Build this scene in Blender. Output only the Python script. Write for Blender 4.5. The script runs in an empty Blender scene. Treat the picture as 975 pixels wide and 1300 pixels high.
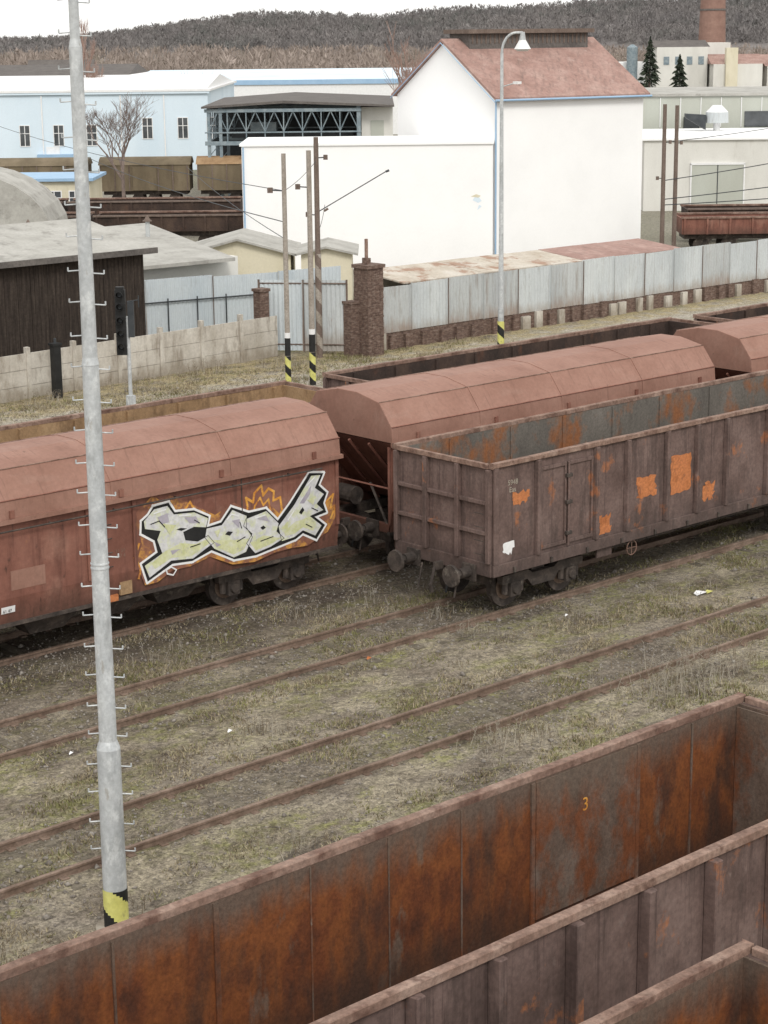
import bpy, math, random
import numpy as np
from mathutils import Vector, Matrix, noise
random.seed(7); np.random.seed(7)
SC=bpy.context.scene
COL=SC.collection
H=12.3; F=2460.0; TH=math.radians(47.8); PITCH=math.atan(605/2460.); ROLL=0.0107
GRID=math.radians(-42.2)      # street grid of the town behind the yard, relative to the tracks
GZ=-0.13                      # yard surface, rail tops are z=0

# ------------------------------------------------------------------ materials
def A(c): return tuple(c)+((1,) if len(c)==3 else ())
def weath(name,cols,scale=1.5,stretch=(1,1,1),rough=.85,bump=.25,bscale=30,patches=(),zgrad=None,metal=0,fine=.35,spec=.3):
    m=bpy.data.materials.new(name); m.use_nodes=True
    nt=m.node_tree; N=nt.nodes; L=nt.links
    b=N['Principled BSDF']; b.inputs['Roughness'].default_value=rough; b.inputs['Metallic'].default_value=metal
    b.inputs['Specular IOR Level'].default_value=spec
    tc=N.new('ShaderNodeTexCoord')
    def nz(sc,st,det=8,ro=.6,off=0):
        mp=N.new('ShaderNodeMapping'); mp.inputs['Scale'].default_value=st; mp.inputs['Location'].default_value=(off,off*1.7,off*.3)
        L.new(tc.outputs['Object'],mp.inputs['Vector'])
        n=N.new('ShaderNodeTexNoise'); n.inputs['Scale'].default_value=sc; n.inputs['Detail'].default_value=det; n.inputs['Roughness'].default_value=ro
        L.new(mp.outputs[0],n.inputs['Vector']); return n.outputs['Fac']
    r=N.new('ShaderNodeValToRGB'); L.new(nz(scale,stretch),r.inputs[0])
    cr=r.color_ramp; n=len(cols)
    cr.elements[0].position=.32; cr.elements[0].color=A(cols[0])
    cr.elements[1].position=.68; cr.elements[1].color=A(cols[-1])
    for i in range(1,n-1):
        e=cr.elements.new(.32+.36*i/(n-1)); e.color=A(cols[i])
    out=r.outputs[0]
    def mix(fac,a,c,bl='MIX'):
        x=N.new('ShaderNodeMix'); x.data_type='RGBA'; x.blend_type=bl
        if isinstance(fac,(int,float)): x.inputs[0].default_value=fac
        else: L.new(fac,x.inputs[0])
        L.new(a,x.inputs[6])
        if isinstance(c,tuple): x.inputs[7].default_value=A(c)
        else: L.new(c,x.inputs[7])
        return x.outputs[2]
    off=3.1
    for p in patches:
        c,lo,hi,sc,st=p[:5]
        mr=N.new('ShaderNodeMapRange'); mr.inputs[1].default_value=lo; mr.inputs[2].default_value=hi
        L.new(nz(sc,st,9,.65,off),mr.inputs[0]); off+=4.3
        if len(p)>5:
            mr.inputs[4].default_value=p[5]
        out=mix(mr.outputs[0],out,c)
    if zgrad:
        for (c,z0,z1,amt) in zgrad:
            sp=N.new('ShaderNodeSeparateXYZ'); L.new(tc.outputs['Object'],sp.inputs[0])
            ad=N.new('ShaderNodeMath'); ad.operation='MULTIPLY_ADD'; L.new(nz(2.2,(1.6,1.6,.5),8,.6,off),ad.inputs[0]); ad.inputs[1].default_value=(z1-z0)*2.2; L.new(sp.outputs[2],ad.inputs[2]); off+=2
            sb=N.new('ShaderNodeMath'); sb.operation='SUBTRACT'; L.new(ad.outputs[0],sb.inputs[0]); sb.inputs[1].default_value=(z1-z0)*1.1
            mr=N.new('ShaderNodeMapRange'); mr.inputs[1].default_value=z0; mr.inputs[2].default_value=z1; mr.inputs[4].default_value=amt
            L.new(sb.outputs[0],mr.inputs[0]); out=mix(mr.outputs[0],out,c)
    if fine>0:
        mr=N.new('ShaderNodeMapRange'); mr.inputs[1].default_value=.3; mr.inputs[2].default_value=.7
        mr.inputs[3].default_value=1-fine; mr.inputs[4].default_value=1+fine*.7
        L.new(nz(bscale*.5,(1,1,1),6,.7,off),mr.inputs[0])
        cb=N.new('ShaderNodeCombineColor')
        for i in range(3): L.new(mr.outputs[0],cb.inputs[i])
        out=mix(1.0,out,cb.outputs[0],'MULTIPLY')
    L.new(out,b.inputs['Base Color'])
    if bump>0:
        bp=N.new('ShaderNodeBump'); bp.inputs['Strength'].default_value=bump; bp.inputs['Distance'].default_value=.02
        L.new(nz(bscale,(1,1,1),5,.7,off+1),bp.inputs['Height']); L.new(bp.outputs[0],b.inputs['Normal'])
    return m
M={}
M['hop']=weath('hopper_red_brown',[(.165,.068,.048),(.22,.094,.068),(.265,.125,.092)],.9,(1,1,1),.7,.12,25,
   [((.12,.05,.037),.50,.66,1.6,(2.6,2.2,.25),.7),((.36,.20,.15),.56,.72,.8,(1,1,1),.55),((.05,.028,.022),.62,.72,6,(1,1,.4),.8),((.42,.20,.07),.65,.73,1.3,(1,1,.8),.5),((.09,.045,.035),.58,.66,2.5,(3,3,.15),.6)],zgrad=[((.07,.04,.03),1.5,.95,.7)],fine=.16)
M['hoproof']=weath('hopper_roof_brown',[(.24,.125,.092),(.285,.155,.117),(.325,.188,.145)],.6,(1,1,1),.7,.06,22,
   [((.17,.085,.062),.54,.72,1.0,(2.0,1,1),.45),((.09,.055,.045),.64,.73,7,(1,1,1),.5),((.38,.26,.21),.58,.76,.8,(.6,2,1),.4),((.12,.065,.05),.57,.68,2.2,(6,.5,.5),.4)],fine=.12)
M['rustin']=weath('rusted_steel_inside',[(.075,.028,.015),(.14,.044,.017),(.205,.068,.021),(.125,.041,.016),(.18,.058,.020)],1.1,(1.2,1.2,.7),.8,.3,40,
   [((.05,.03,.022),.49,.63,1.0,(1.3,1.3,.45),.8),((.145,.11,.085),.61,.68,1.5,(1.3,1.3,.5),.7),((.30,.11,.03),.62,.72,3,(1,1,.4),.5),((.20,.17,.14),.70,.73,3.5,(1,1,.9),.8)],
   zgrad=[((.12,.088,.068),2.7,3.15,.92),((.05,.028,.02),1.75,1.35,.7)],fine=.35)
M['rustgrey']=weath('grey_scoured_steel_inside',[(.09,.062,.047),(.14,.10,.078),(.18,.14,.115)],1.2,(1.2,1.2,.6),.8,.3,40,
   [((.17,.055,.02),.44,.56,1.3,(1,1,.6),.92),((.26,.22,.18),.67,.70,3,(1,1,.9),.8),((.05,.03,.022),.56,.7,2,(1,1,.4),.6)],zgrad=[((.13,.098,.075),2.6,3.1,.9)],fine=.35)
M['rustin2']=weath('weathered_grey_rust_inside',[(.10,.09,.08),(.145,.13,.113),(.18,.16,.14)],1.0,(1,1,.5),.85,.25,30,
   [((.27,.10,.035),.51,.61,.75,(1,1,.7),.85),((.06,.05,.042),.56,.7,2,(1,1,.4),.6)],fine=.3)
M['tanin']=weath('tan_dusty_inside',[(.22,.14,.075),(.31,.20,.11),(.38,.26,.15)],1.0,(1,1,.6),.85,.2,30,[((.12,.07,.04),.53,.68,2,(1,1,.4),.65)],fine=.25)
M['darkin']=weath('dark_coal_inside',[(.035,.026,.022),(.06,.04,.033),(.09,.06,.045)],1.2,(1,1,.6),.9,.3,30,[((.14,.06,.035),.58,.7,1.5,(1,1,.4),.6)],fine=.3)
M['wag']=weath('faded_wine_brown_paint',[(.108,.07,.06),(.152,.102,.089),(.19,.132,.116)],1.1,(1,1,1),.8,.15,28,
   [((.066,.046,.04),.50,.64,2.2,(1.5,1.5,.3),.65),((.34,.13,.055),.61,.67,1.5,(1,1,.8),.75),((.25,.20,.18),.60,.74,5,(1,1,.5),.5),((.07,.045,.04),.56,.64,3,(3,3,.12),.6)],zgrad=[((.06,.045,.04),1.7,1.1,.6)],fine=.28)
M['chord']=weath('worn_top_chord',[(.16,.095,.072),(.24,.155,.12),(.32,.225,.18)],2.0,(1,1,1),.8,.2,30,[((.10,.05,.036),.51,.62,3,(1,1,1),.7)],fine=.4)
M['under']=weath('greasy_running_gear',[(.035,.029,.026),(.065,.052,.045),(.11,.087,.073)],3,(1,1,1),.8,.2,30,[((.22,.19,.16),.57,.70,5,(1,1,1),.6)])
M['rail']=weath('rusty_rail',[(.125,.083,.062),(.19,.133,.10),(.26,.19,.15)],2,(1,1,1),.7,.1,30)
M['sleeper']=weath('old_wood_sleeper',[(.09,.075,.057),(.14,.12,.09),(.2,.17,.13)],3,(1,4,1),.95,.4,30)
M['orange']=weath('bright_rust_patch',[(.34,.115,.04),(.50,.185,.07),(.44,.16,.065)],3,(1,1,1),.8,.15,30,[((.2,.09,.055),.56,.64,4,(1,1,1),.7)],fine=.35)
M['white']=weath('white_render',[(.85,.85,.85),(.88,.88,.88),(.9,.9,.9)],.3,(1,1,1),.9,.05,20,fine=.02)
M['ltblue']=weath('pale_blue_render',[(.58,.69,.78),(.64,.74,.82),(.68,.78,.86)],.2,(1,1,.3),.9,.05,20,fine=.04)
M['blue']=weath('light_blue_paint',[(.28,.43,.60),(.34,.49,.66)],1,(1,1,1),.6,.0,20,fine=.05)
M['tile']=weath('weathered_red_roof',[(.28,.17,.142),(.35,.222,.19),(.42,.29,.25)],.6,(1,1,1),.85,.2,8,[((.20,.14,.12),.50,.68,1.5,(3,.6,1),.6),((.5,.40,.36),.58,.75,2,(1,1,1),.5),((.16,.11,.095),.58,.66,5,(1,1,1),.5)],fine=.2)
M['patchroof']=weath('patched_rusty_flat_roof',[(.42,.36,.29),(.52,.47,.40),(.58,.54,.48)],.9,(1,1,1),.9,.1,15,[((.30,.17,.11),.52,.60,.8,(1,1,1),.8),((.2,.13,.1),.6,.7,2.5,(1,1,1),.6)],fine=.15)
M['corr']=weath('galvanised_corrugated',[(.42,.45,.46),(.50,.53,.54),(.57,.6,.6)],.5,(1,1,.3),.65,.05,20,[((.28,.27,.25),.54,.74,3,(2,2,.25),.6),((.28,.16,.10),.63,.75,2.5,(2,2,.5),.6)],zgrad=[((.28,.22,.17),1.0,.5,.6)],fine=.08)
M['corr2']=weath('galvanised_corrugated_dull',[(.36,.38,.39),(.45,.47,.47),(.5,.52,.52)],.5,(1,1,.3),.7,.05,20,[((.24,.2,.17),.51,.72,3,(2,2,.25),.7)],zgrad=[((.26,.18,.13),1.2,.5,.7)],fine=.08)
M['corrb']=weath('pale_blue_grey_corrugated',[(.44,.50,.54),(.52,.57,.6),(.58,.63,.65)],.4,(1,1,.3),.7,.05,20,[((.3,.3,.29),.6,.75,3,(2,2,.25),.5)],fine=.06)
M['conc']=weath('weathered_concrete',[(.42,.385,.33),(.53,.495,.44),(.62,.59,.53)],1,(1,1,.5),.95,.15,20,[((.22,.18,.14),.51,.68,2.2,(1.5,1.5,.4),.7)],zgrad=[((.22,.18,.13),.5,.0,.6)],fine=.15)
M['brick']=weath('dark_old_brick',[(.09,.058,.048),(.15,.10,.08),(.24,.185,.155)],5,(1,1,3),.95,.5,14)
M['wood']=weath('black_brown_boards',[(.022,.016,.013),(.04,.03,.024),(.065,.05,.04)],2.5,(4,4,.3),.9,.3,20)
M['roof']=weath('grey_roofing_felt',[(.32,.31,.285),(.40,.39,.36),(.46,.45,.42)],.6,(1,1,1),.95,.1,15,[((.22,.21,.19),.54,.68,1.2,(1,1,1),.65)],fine=.14)
M['roofd']=weath('dark_roofing',[(.10,.09,.085),(.15,.135,.125)],.8,(1,1,1),.9,.1,15)
M['yellow']=weath('pale_yellow_render',[(.57,.52,.38),(.65,.60,.46),(.70,.65,.51)],.5,(1,1,.4),.9,.05,20,[((.45,.38,.26),.58,.75,2,(1,1,.3),.5)],fine=.06)
M['covw']=weath('faded_olive_brown_wagon',[(.12,.095,.062),(.17,.135,.088),(.22,.175,.12)],.6,(1,1,.4),.9,.05,20,[((.09,.065,.045),.53,.7,1.2,(1,1,.3),.6)],fine=.1)
M['beige']=weath('beige_render',[(.58,.57,.53),(.66,.65,.61),(.72,.71,.67)],.3,(1,1,.4),.9,.05,20,[((.42,.40,.35),.6,.75,1.2,(1,1,.3),.5)],fine=.05)
M['greygreen']=weath('grey_green_panels',[(.42,.43,.38),(.48,.5,.45)],.3,(1,1,.4),.9,.05,20,fine=.05)
M['steelb']=weath('blue_grey_steel',[(.16,.21,.24),(.22,.27,.30),(.30,.35,.37)],2,(1,1,1),.6,.0,20,fine=.15)
M['dsteel']=weath('dark_steel',[(.03,.035,.04),(.06,.065,.07)],2,(1,1,1),.6,.0,20,fine=.15)
M['galv']=weath('galvanised_mast',[(.40,.42,.43),(.48,.50,.51),(.55,.57,.57)],2.2,(1,1,.5),.5,.05,30,[((.68,.70,.70),.52,.62,5,(1,1,.6),.65),((.30,.31,.31),.54,.66,4,(1,1,.3),.6),((.26,.22,.17),.64,.7,6,(1,1,.4),.5)],metal=.1,fine=.18)
M['pole']=weath('weathered_pole',[(.24,.21,.17),(.33,.29,.25),(.40,.37,.33)],3,(1,1,.3),.85,.1,30)
M['poled']=weath('brown_pole',[(.13,.095,.078),(.2,.155,.13)],3,(1,1,.3),.85,.1,30)
M['black']=weath('black_paint',[(.012,.012,.012),(.025,.025,.025)],3,(1,1,1),.6,.0,20,fine=.1)
M['yel']=weath('yellow_paint',[(.55,.53,.15),(.66,.64,.23)],3,(1,1,1),.6,.0,20,[((.3,.28,.14),.58,.66,9,(1,1,1),.6)],fine=.15)
M['whp']=weath('white_paint',[(.72,.72,.72),(.8,.8,.8)],4,(1,1,1),.6,.0,20,fine=.06)
M['glass']=weath('dark_window_glass',[(.05,.055,.06),(.11,.12,.13)],1,(1,1,1),.15,.0,20,fine=.05,spec=.6)
M['chim']=weath('brown_chimney_brick',[(.22,.13,.105),(.28,.175,.14)],.4,(1,1,2),.9,.1,3,fine=.12)
M['bark']=weath('bare_branches',[(.15,.115,.10),(.23,.18,.16)],3,(1,1,1),.95,.0,20)
M['twigr']=weath('reddish_twigs',[(.26,.17,.14),(.34,.24,.2)],.3,(1,1,1),.95,.0,20)
M['twigf']=weath('hazy_bare_woodland',[(.21,.17,.15),(.29,.24,.21),(.37,.31,.275)],.04,(1,1,1),.95,.0,1,[((.18,.17,.13),.58,.66,.03,(1,1,1),.6)],fine=.15)  # distance haze is put into the colour, greyer and paler than near twigs
M['hill']=weath('hazy_wooded_hill',[(.12,.11,.105),(.16,.145,.14),(.20,.18,.17)],.012,(1,1,1),1,.0,.2,[((.12,.12,.105),.56,.68,.02,(1,1,1),.7)],fine=.3)  # air haze painted into the hill colour, no volume in the scene
M['hillt']=weath('hazy_hill_trees',[(.15,.14,.14),(.195,.18,.175),(.255,.235,.225)],.02,(1,1,1),1,.0,.2,[((.125,.13,.12),.53,.62,.012,(1,1,1),.75)],fine=.25)  # trees on the hill carry the same painted-in haze
M['conif']=weath('conifer_needles',[(.035,.05,.035),(.07,.085,.055)],1,(1,1,1),.95,.0,2,fine=.3)
M['gravel']=weath('grey_brown_stones',[(.13,.112,.095),(.23,.205,.18),(.34,.315,.28)],9,(1,1,1),.95,.0,20)
M['dry']=weath('dry_grass_blades',[(.26,.215,.14),(.35,.295,.19),(.43,.375,.26)],1.5,(1,1,1),.95,.0,20,fine=.15)
M['olive']=weath('olive_grass_blades',[(.13,.13,.05),(.19,.185,.075),(.25,.235,.105)],1.5,(1,1,1),.95,.0,20,fine=.15)
M['brownb']=weath('dead_brown_stalks',[(.13,.098,.06),(.22,.175,.12)],1.5,(1,1,1),.95,.0,20,fine=.15)
M['pale']=weath('pale_dead_weed_stalks',[(.32,.285,.23),(.42,.385,.32)],1.5,(1,1,1),.95,.0,20,fine=.15)
M['ginger']=weath('graffiti_pale_fill',[(.50,.50,.52),(.62,.62,.62),(.70,.70,.70)],5,(1,1,1),.6,.0,20,[((.60,.63,.38),.48,.60,5,(1,1,1),.75),((.38,.36,.40),.60,.68,7,(1,1,1),.6)],fine=.12)
M['glime']=weath('graffiti_yellow_fill',[(.50,.53,.26),(.60,.61,.36),(.63,.64,.5)],6,(1,1,1),.6,.0,20,[((.38,.37,.36),.57,.68,7,(1,1,1),.6)],fine=.12)
M['gor']=weath('graffiti_orange',[(.52,.19,.04),(.68,.32,.06),(.74,.46,.14)],6,(1,1,1),.6,.0,20,[((.25,.09,.045),.52,.64,7,(1,1,1),.75)],fine=.2)
M['gorb']=weath('graffiti_orange_overspray',[(.20,.085,.06),(.24,.105,.07),(.29,.13,.075)],2,(1,1,1),.7,.0,20,[((.60,.30,.07),.48,.58,3.2,(1,1,1),.85)],fine=.2)
M['gpurple']=weath('graffiti_mauve_fill',[(.36,.33,.39),(.44,.41,.46)],6,(1,1,1),.6,.0,20,fine=.1)

def ground_mat():
    m=bpy.data.materials.new('yard_ground'); m.use_nodes=True
    nt=m.node_tree; N=nt.nodes; L=nt.links; b=N['Principled BSDF']; b.inputs['Roughness'].default_value=.97; b.inputs['Specular IOR Level'].default_value=.15
    tc=N.new('ShaderNodeTexCoord')
    def nz(sc,st=(1,1,1),off=0,det=9,ro=.65):
        mp=N.new('ShaderNodeMapping'); mp.inputs['Scale'].default_value=st; mp.inputs['Location'].default_value=(off,-off,0)
        L.new(tc.outputs['Object'],mp.inputs['Vector'])
        n=N.new('ShaderNodeTexNoise'); n.inputs['Scale'].default_value=sc; n.inputs['Detail'].default_value=det; n.inputs['Roughness'].default_value=ro
        L.new(mp.outputs[0],n.inputs['Vector']); return n.outputs['Fac']
    def mr(s,a,b_,c=0,d=1):
        x=N.new('ShaderNodeMapRange'); x.inputs[1].default_value=a; x.inputs[2].default_value=b_; x.inputs[3].default_value=c; x.inputs[4].default_value=d; L.new(s,x.inputs[0]); return x.outputs[0]
    def mix(fac,a,c,bl='MIX'):
        x=N.new('ShaderNodeMix'); x.data_type='RGBA'; x.blend_type=bl
        if isinstance(fac,(int,float)): x.inputs[0].default_value=fac
        else: L.new(fac,x.inputs[0])
        if isinstance(a,tuple): x.inputs[6].default_value=A(a)
        else: L.new(a,x.inputs[6])
        if isinstance(c,tuple): x.inputs[7].default_value=A(c)
        else: L.new(c,x.inputs[7])
        return x.outputs[2]
    def mul(a,b_):
        x=N.new('ShaderNodeMath'); x.operation='MULTIPLY'; L.new(a,x.inputs[0])
        if isinstance(b_,float): x.inputs[1].default_value=b_
        else: L.new(b_,x.inputs[1])
        return x.outputs[0]
    sep=N.new('ShaderNodeSeparateXYZ'); L.new(tc.outputs['Object'],sep.inputs[0]); Y=sep.outputs[1]
    c=mix(mr(nz(1.1),.35,.65),(.165,.136,.104),(.265,.23,.185))
    c=mix(mr(nz(.45,(1,1.8,1),5),.44,.60),c,(.31,.27,.20))
    c=mix(mul(mr(nz(.5,(.6,1.5,1),9),.49,.59,0,.8),mr(nz(5,off=3),.36,.6)),c,(.20,.195,.078))
    c=mix(mul(mr(nz(1.3,(.6,1.3,1),29),.57,.64,0,.8),mr(nz(7,off=13),.36,.58)),c,(.24,.235,.095))
    c=mix(mul(mr(nz(.5,(1,1.5,1),17),.50,.62),mr(nz(9,off=7),.3,.6)),c,(.10,.08,.065))
    def band(a,b_,w):
        return mul(mr(Y,a-w,a+w),mr(Y,b_-w,b_+w,1,0))
    for a in (23.75,28.65):
        c=mix(mul(band(a,a+1.3,.25),mr(nz(1.2,off=a),.35,.6,.1,.6)),c,(.125,.104,.082))
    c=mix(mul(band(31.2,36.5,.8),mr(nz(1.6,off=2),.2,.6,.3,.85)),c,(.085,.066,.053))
    c=mix(mul(band(52.0,57.0,.5),mr(nz(1.5,off=4),.3,.6,.4,.95)),c,(.40,.365,.31))
    c=mix(mul(band(55.8,60.0,.5),mr(nz(1.2,off=14),.42,.55,.1,.9)),c,(.35,.29,.17))
    c=mix(mr(Y,62,75),c,mix(mr(nz(.03),.4,.6),(.27,.25,.21),(.2,.19,.14)))
    st=nz(26,off=1,det=6,ro=.75)
    g=mr(st,.32,.68,.4,1.55)
    cb=N.new('ShaderNodeCombineColor'); [L.new(g,cb.inputs[i]) for i in range(3)]
    c=mix(1.0,c,cb.outputs[0],'MULTIPLY')
    vo=N.new('ShaderNodeTexVoronoi'); vo.inputs['Scale'].default_value=13; L.new(tc.outputs['Object'],vo.inputs['Vector'])
    hs=N.new('ShaderNodeSeparateColor'); L.new(vo.outputs['Color'],hs.inputs[0])
    g2=mr(hs.outputs[0],0,1,.65,1.4)
    cb=N.new('ShaderNodeCombineColor'); [L.new(g2,cb.inputs[i]) for i in range(3)]
    c=mix(.8,c,cb.outputs[0],'MULTIPLY')
    L.new(c,b.inputs['Base Color'])
    bp=N.new('ShaderNodeBump'); bp.inputs['Strength'].default_value=.8; bp.inputs['Distance'].default_value=.05
    L.new(st,bp.inputs['Height']); L.new(bp.outputs[0],b.inputs['Normal'])
    return m
M['ground']=ground_mat()

# ------------------------------------------------------------------ mesh builder
class MB:
    def __init__(s): s.v=[];s.f=[];s.m=[];s.mats=[]
    def mi(s,k):
        if k not in s.mats: s.mats.append(k)
        return s.mats.index(k)
    def poly(s,pts,k):
        i=len(s.v); s.v+= [tuple(p) for p in pts]; s.f.append(tuple(range(i,i+len(pts)))); s.m.append(s.mi(k))
    def box(s,x0,x1,y0,y1,z0,z1,k):
        if x0>x1:x0,x1=x1,x0
        if y0>y1:y0,y1=y1,y0
        if z0>z1:z0,z1=z1,z0
        s.hexa([(x0,y0,z0),(x1,y0,z0),(x1,y1,z0),(x0,y1,z0),(x0,y0,z1),(x1,y0,z1),(x1,y1,z1),(x0,y1,z1)],k)
    def hexa(s,p,k):
        i=len(s.v); s.v+=[tuple(a) for a in p]
        for q in ((0,3,2,1),(4,5,6,7),(0,1,5,4),(1,2,6,5),(2,3,7,6),(3,0,4,7)):
            s.f.append(tuple(i+a for a in q)); s.m.append(s.mi(k))
    def prism(s,prof,x0,x1,k,axis='x',kend=None):
        n=len(prof); i=len(s.v)
        for xx in (x0,x1):
            for a,b in prof:
                s.v.append((xx,a,b) if axis=='x' else (a,xx,b))
        for j in range(n):
            s.f.append((i+j,i+(j+1)%n,i+n+(j+1)%n,i+n+j)); s.m.append(s.mi(k))
        ke=kend or k
        s.f.append(tuple(i+j for j in range(n))[::-1]); s.m.append(s.mi(ke))
        s.f.append(tuple(i+n+j for j in range(n))); s.m.append(s.mi(ke))
    def cyl(s,p0,p1,r0,r1=None,n=10,k='galv',caps=True):
        if r1 is None:r1=r0
        p0=Vector(p0);p1=Vector(p1); d=(p1-p0).normalized()
        u=d.cross(Vector((0,0,1)) if abs(d.z)<.9 else Vector((1,0,0))).normalized(); w=d.cross(u)
        i=len(s.v)
        for p,r in ((p0,r0),(p1,r1)):
            for j in range(n):
                a=2*math.pi*j/n; s.v.append(tuple(p+u*math.cos(a)*r+w*math.sin(a)*r))
        kk=s.mi(k)
        for j in range(n):
            s.f.append((i+j,i+(j+1)%n,i+n+(j+1)%n,i+n+j)); s.m.append(kk)
        if caps:
            s.f.append(tuple(i+j for j in range(n))[::-1]); s.m.append(kk)
            s.f.append(tuple(i+n+j for j in range(n))); s.m.append(kk)
    def beam(s,p0,p1,w,k): s.cyl(p0,p1,w*.7,w*.7,4,k)
    def obj(s,name,parent=None,loc=(0,0,0),rz=0,bevel=0,smooth=False):
        me=bpy.data.meshes.new(name); me.from_pydata(s.v,[],s.f)
        for k in s.mats: me.materials.append(M[k])
        me.polygons.foreach_set('material_index',s.m)
        me.validate(); me.update()
        o=bpy.data.objects.new(name,me); COL.objects.link(o)
        o.location=loc; o.rotation_euler=(0,0,rz)
        if parent: o.parent=parent
        if bevel:
            b=o.modifiers.new('b','BEVEL'); b.width=bevel; b.segments=1; b.limit_method='ANGLE'
        if smooth:
            for p in me.polygons: p.use_smooth=True
        return o
def root(name,loc=(0,0,0),rz=0):
    e=bpy.data.objects.new(name,None); e.empty_display_size=.5; COL.objects.link(e); e.location=loc; e.rotation_euler=(0,0,rz); return e
def text(s,parent,loc,size,k,rx=math.pi/2,rz=0,name='lettering'):
    c=bpy.data.curves.new(name,'FONT'); c.body=s; c.size=size; c.materials.append(M[k])
    o=bpy.data.objects.new(name,c); COL.objects.link(o); o.location=loc; o.rotation_euler=(rx,0,rz)
    if parent:o.parent=parent
    return o
def npmesh(name,verts,faces,matkeys,midx=None,parent=None):
    me=bpy.data.meshes.new(name); n=len(verts); f=len(faces); k=faces.shape[1]
    me.vertices.add(n); me.vertices.foreach_set('co',verts.astype(np.float32).ravel())
    me.loops.add(f*k); me.loops.foreach_set('vertex_index',faces.astype(np.int32).ravel())
    me.polygons.add(f); me.polygons.foreach_set('loop_start',np.arange(0,f*k,k,dtype=np.int32)); me.polygons.foreach_set('loop_total',np.full(f,k,dtype=np.int32))
    for q in matkeys: me.materials.append(M[q])
    if midx is not None: me.polygons.foreach_set('material_index',midx.astype(np.int32))
    me.update(calc_edges=True); me.validate()
    o=bpy.data.objects.new(name,me); COL.objects.link(o)
    if parent:o.parent=parent
    return o

# ------------------------------------------------------------------ ground sheet
RAILS=(23.645,25.155,28.545,30.055)
def gh(x,y):
    h=noise.noise(Vector((x*.5,y*.8,0)))*.035+noise.noise(Vector((x*1.7,y*1.7,5)))*.02
    return GZ+h
xs=np.concatenate([[-6000,-2500,-900,-300,-100,-40,-10],np.arange(0,62,.3),[66,75,90,120,180,300,600,1500,3000,6000]])
ys=np.concatenate([[-3000,-800,-200,-60,-10],np.arange(4,60,.3),[64,70,90,120,180,300,600,1500,3000,6000]])
def make_ground():
    vs=[]
    for y in ys:
        for x in xs:
            inside=(0<=x<=62 and 4<=y<=60)
            vs.append((x,y,gh(x,y) if inside else GZ))
    nx=len(xs); ny=len(ys)
    a=np.arange((ny-1)*nx).reshape(ny-1,nx)[:,:-1].ravel()
    f=np.stack([a,a+1,a+nx+1,a+nx],1)
    o=npmesh('ground',np.array(vs),f,['ground'])
    o.data.polygons.foreach_set('use_smooth',np.ones(len(f),dtype=bool))
make_ground()

# ------------------------------------------------------------------ tracks
def track(yc,x0,x1):
    r=root('railway_track',(0,yc,0))
    b=MB()
    for s in (-1,1):
        y=s*.755
        b.prism([(y-.038,0),(y+.038,0),(y+.038,-.035),(y+.014,-.05),(y+.014,-.13),(y+.07,-.15),(y+.07,-.16),(y-.07,-.16),(y-.07,-.15),(y-.014,-.13),(y-.014,-.05),(y-.038,-.035)],x0,x1,'rail')
    b.obj('rails',r)
    b=MB(); x=x0
    while x<x1:
        w=random.uniform(.1,.13); j=random.uniform(-.06,.06)
        b.box(x-w,x+w,-1.25+j,1.25+j,-.26,GZ-.012+random.uniform(-.02,.012),'sleeper')
        for s in (-1,1):
            b.box(x-.07,x+.07,s*.755-.13,s*.755+.13,-.14,-.112,'rail')
        x+=.62
    b.obj('sleepers',r)
for yc in (24.4,29.3,33.95,38.9,51.3): track(yc,-20,120)
for yc in (14.2,9.35,19.3): track(yc,-20,60)

# ------------------------------------------------------------------ wagons
def bogie(b,cx):
    for wx in (-.9,.9):
        for s in (-1,1):
            b.cyl((cx+wx,s*.68,.46),(cx+wx,s*.82,.46),.46,.46,24,'under')
            b.cyl((cx+wx,s*.82,.46),(cx+wx,s*.835,.46),.30,.24,16,'rail')
            b.box(cx+wx-.16,cx+wx+.16,s*.93,s*1.14,.30,.62,'under')
            b.cyl((cx+wx,s*1.14,.46),(cx+wx,s*1.20,.46),.12,.10,12,'under')
            for q in (-.24,.24):
                b.cyl((cx+wx+q,s*1.03,.36),(cx+wx+q,s*1.03,.64),.075,.075,8,'under')
        b.cyl((cx+wx,-.9,.46),(cx+wx,.9,.46),.08,.08,10,'under')
    for s in (-1,1):
        pr=[(-1.3,.62),(-1.3,.8),(-.5,.82),(-.35,.72),(.35,.72),(.5,.82),(1.3,.8),(1.3,.62),(.5,.6),(.35,.42),(-.35,.42),(-.5,.6)]
        b.prism([(cx+a,z) for a,z in pr],s*.96,s*1.12,'under',axis='y')
    b.box(cx-.2,cx+.2,-.95,.95,.5,.85,'under')
    for q in (-1.38,1.3): b.box(cx+q,cx+q+.08,-.9,.9,.55,.75,'under')
def buffers(b,x,s):
    for y in (-.875,.875):
        b.cyl((x,y,1.03),(x+s*.32,y,1.03),.12,.11,14,'under')
        b.cyl((x+s*.32,y,1.03),(x+s*.54,y,1.03),.075,.075,12,'under')
        b.cyl((x+s*.54,y,1.03),(x+s*.60,y,1.03),.25,.24,22,'under')
        b.box(x,x+s*.05,y-.2,y+.2,.85,1.21,'under')
    b.box(x,x+s*.22,-.05,.05,.93,1.1,'under')
    b.cyl((x+s*.22,0,1.0),(x+s*.34,0,.62),.035,.035,6,'under')
    b.cyl((x+s*.34,0,.62),(x+s*.30,0,.45),.05,.05,6,'under')
    b.cyl((x+s*.1,-.35,.95),(x+s*.25,-.38,.5),.03,.03,6,'black')
    for y in (-.55,.6): b.cyl((x+s*.02,y,.95),(x+s*.16,y,.4),.022,.022,6,'under')

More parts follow.
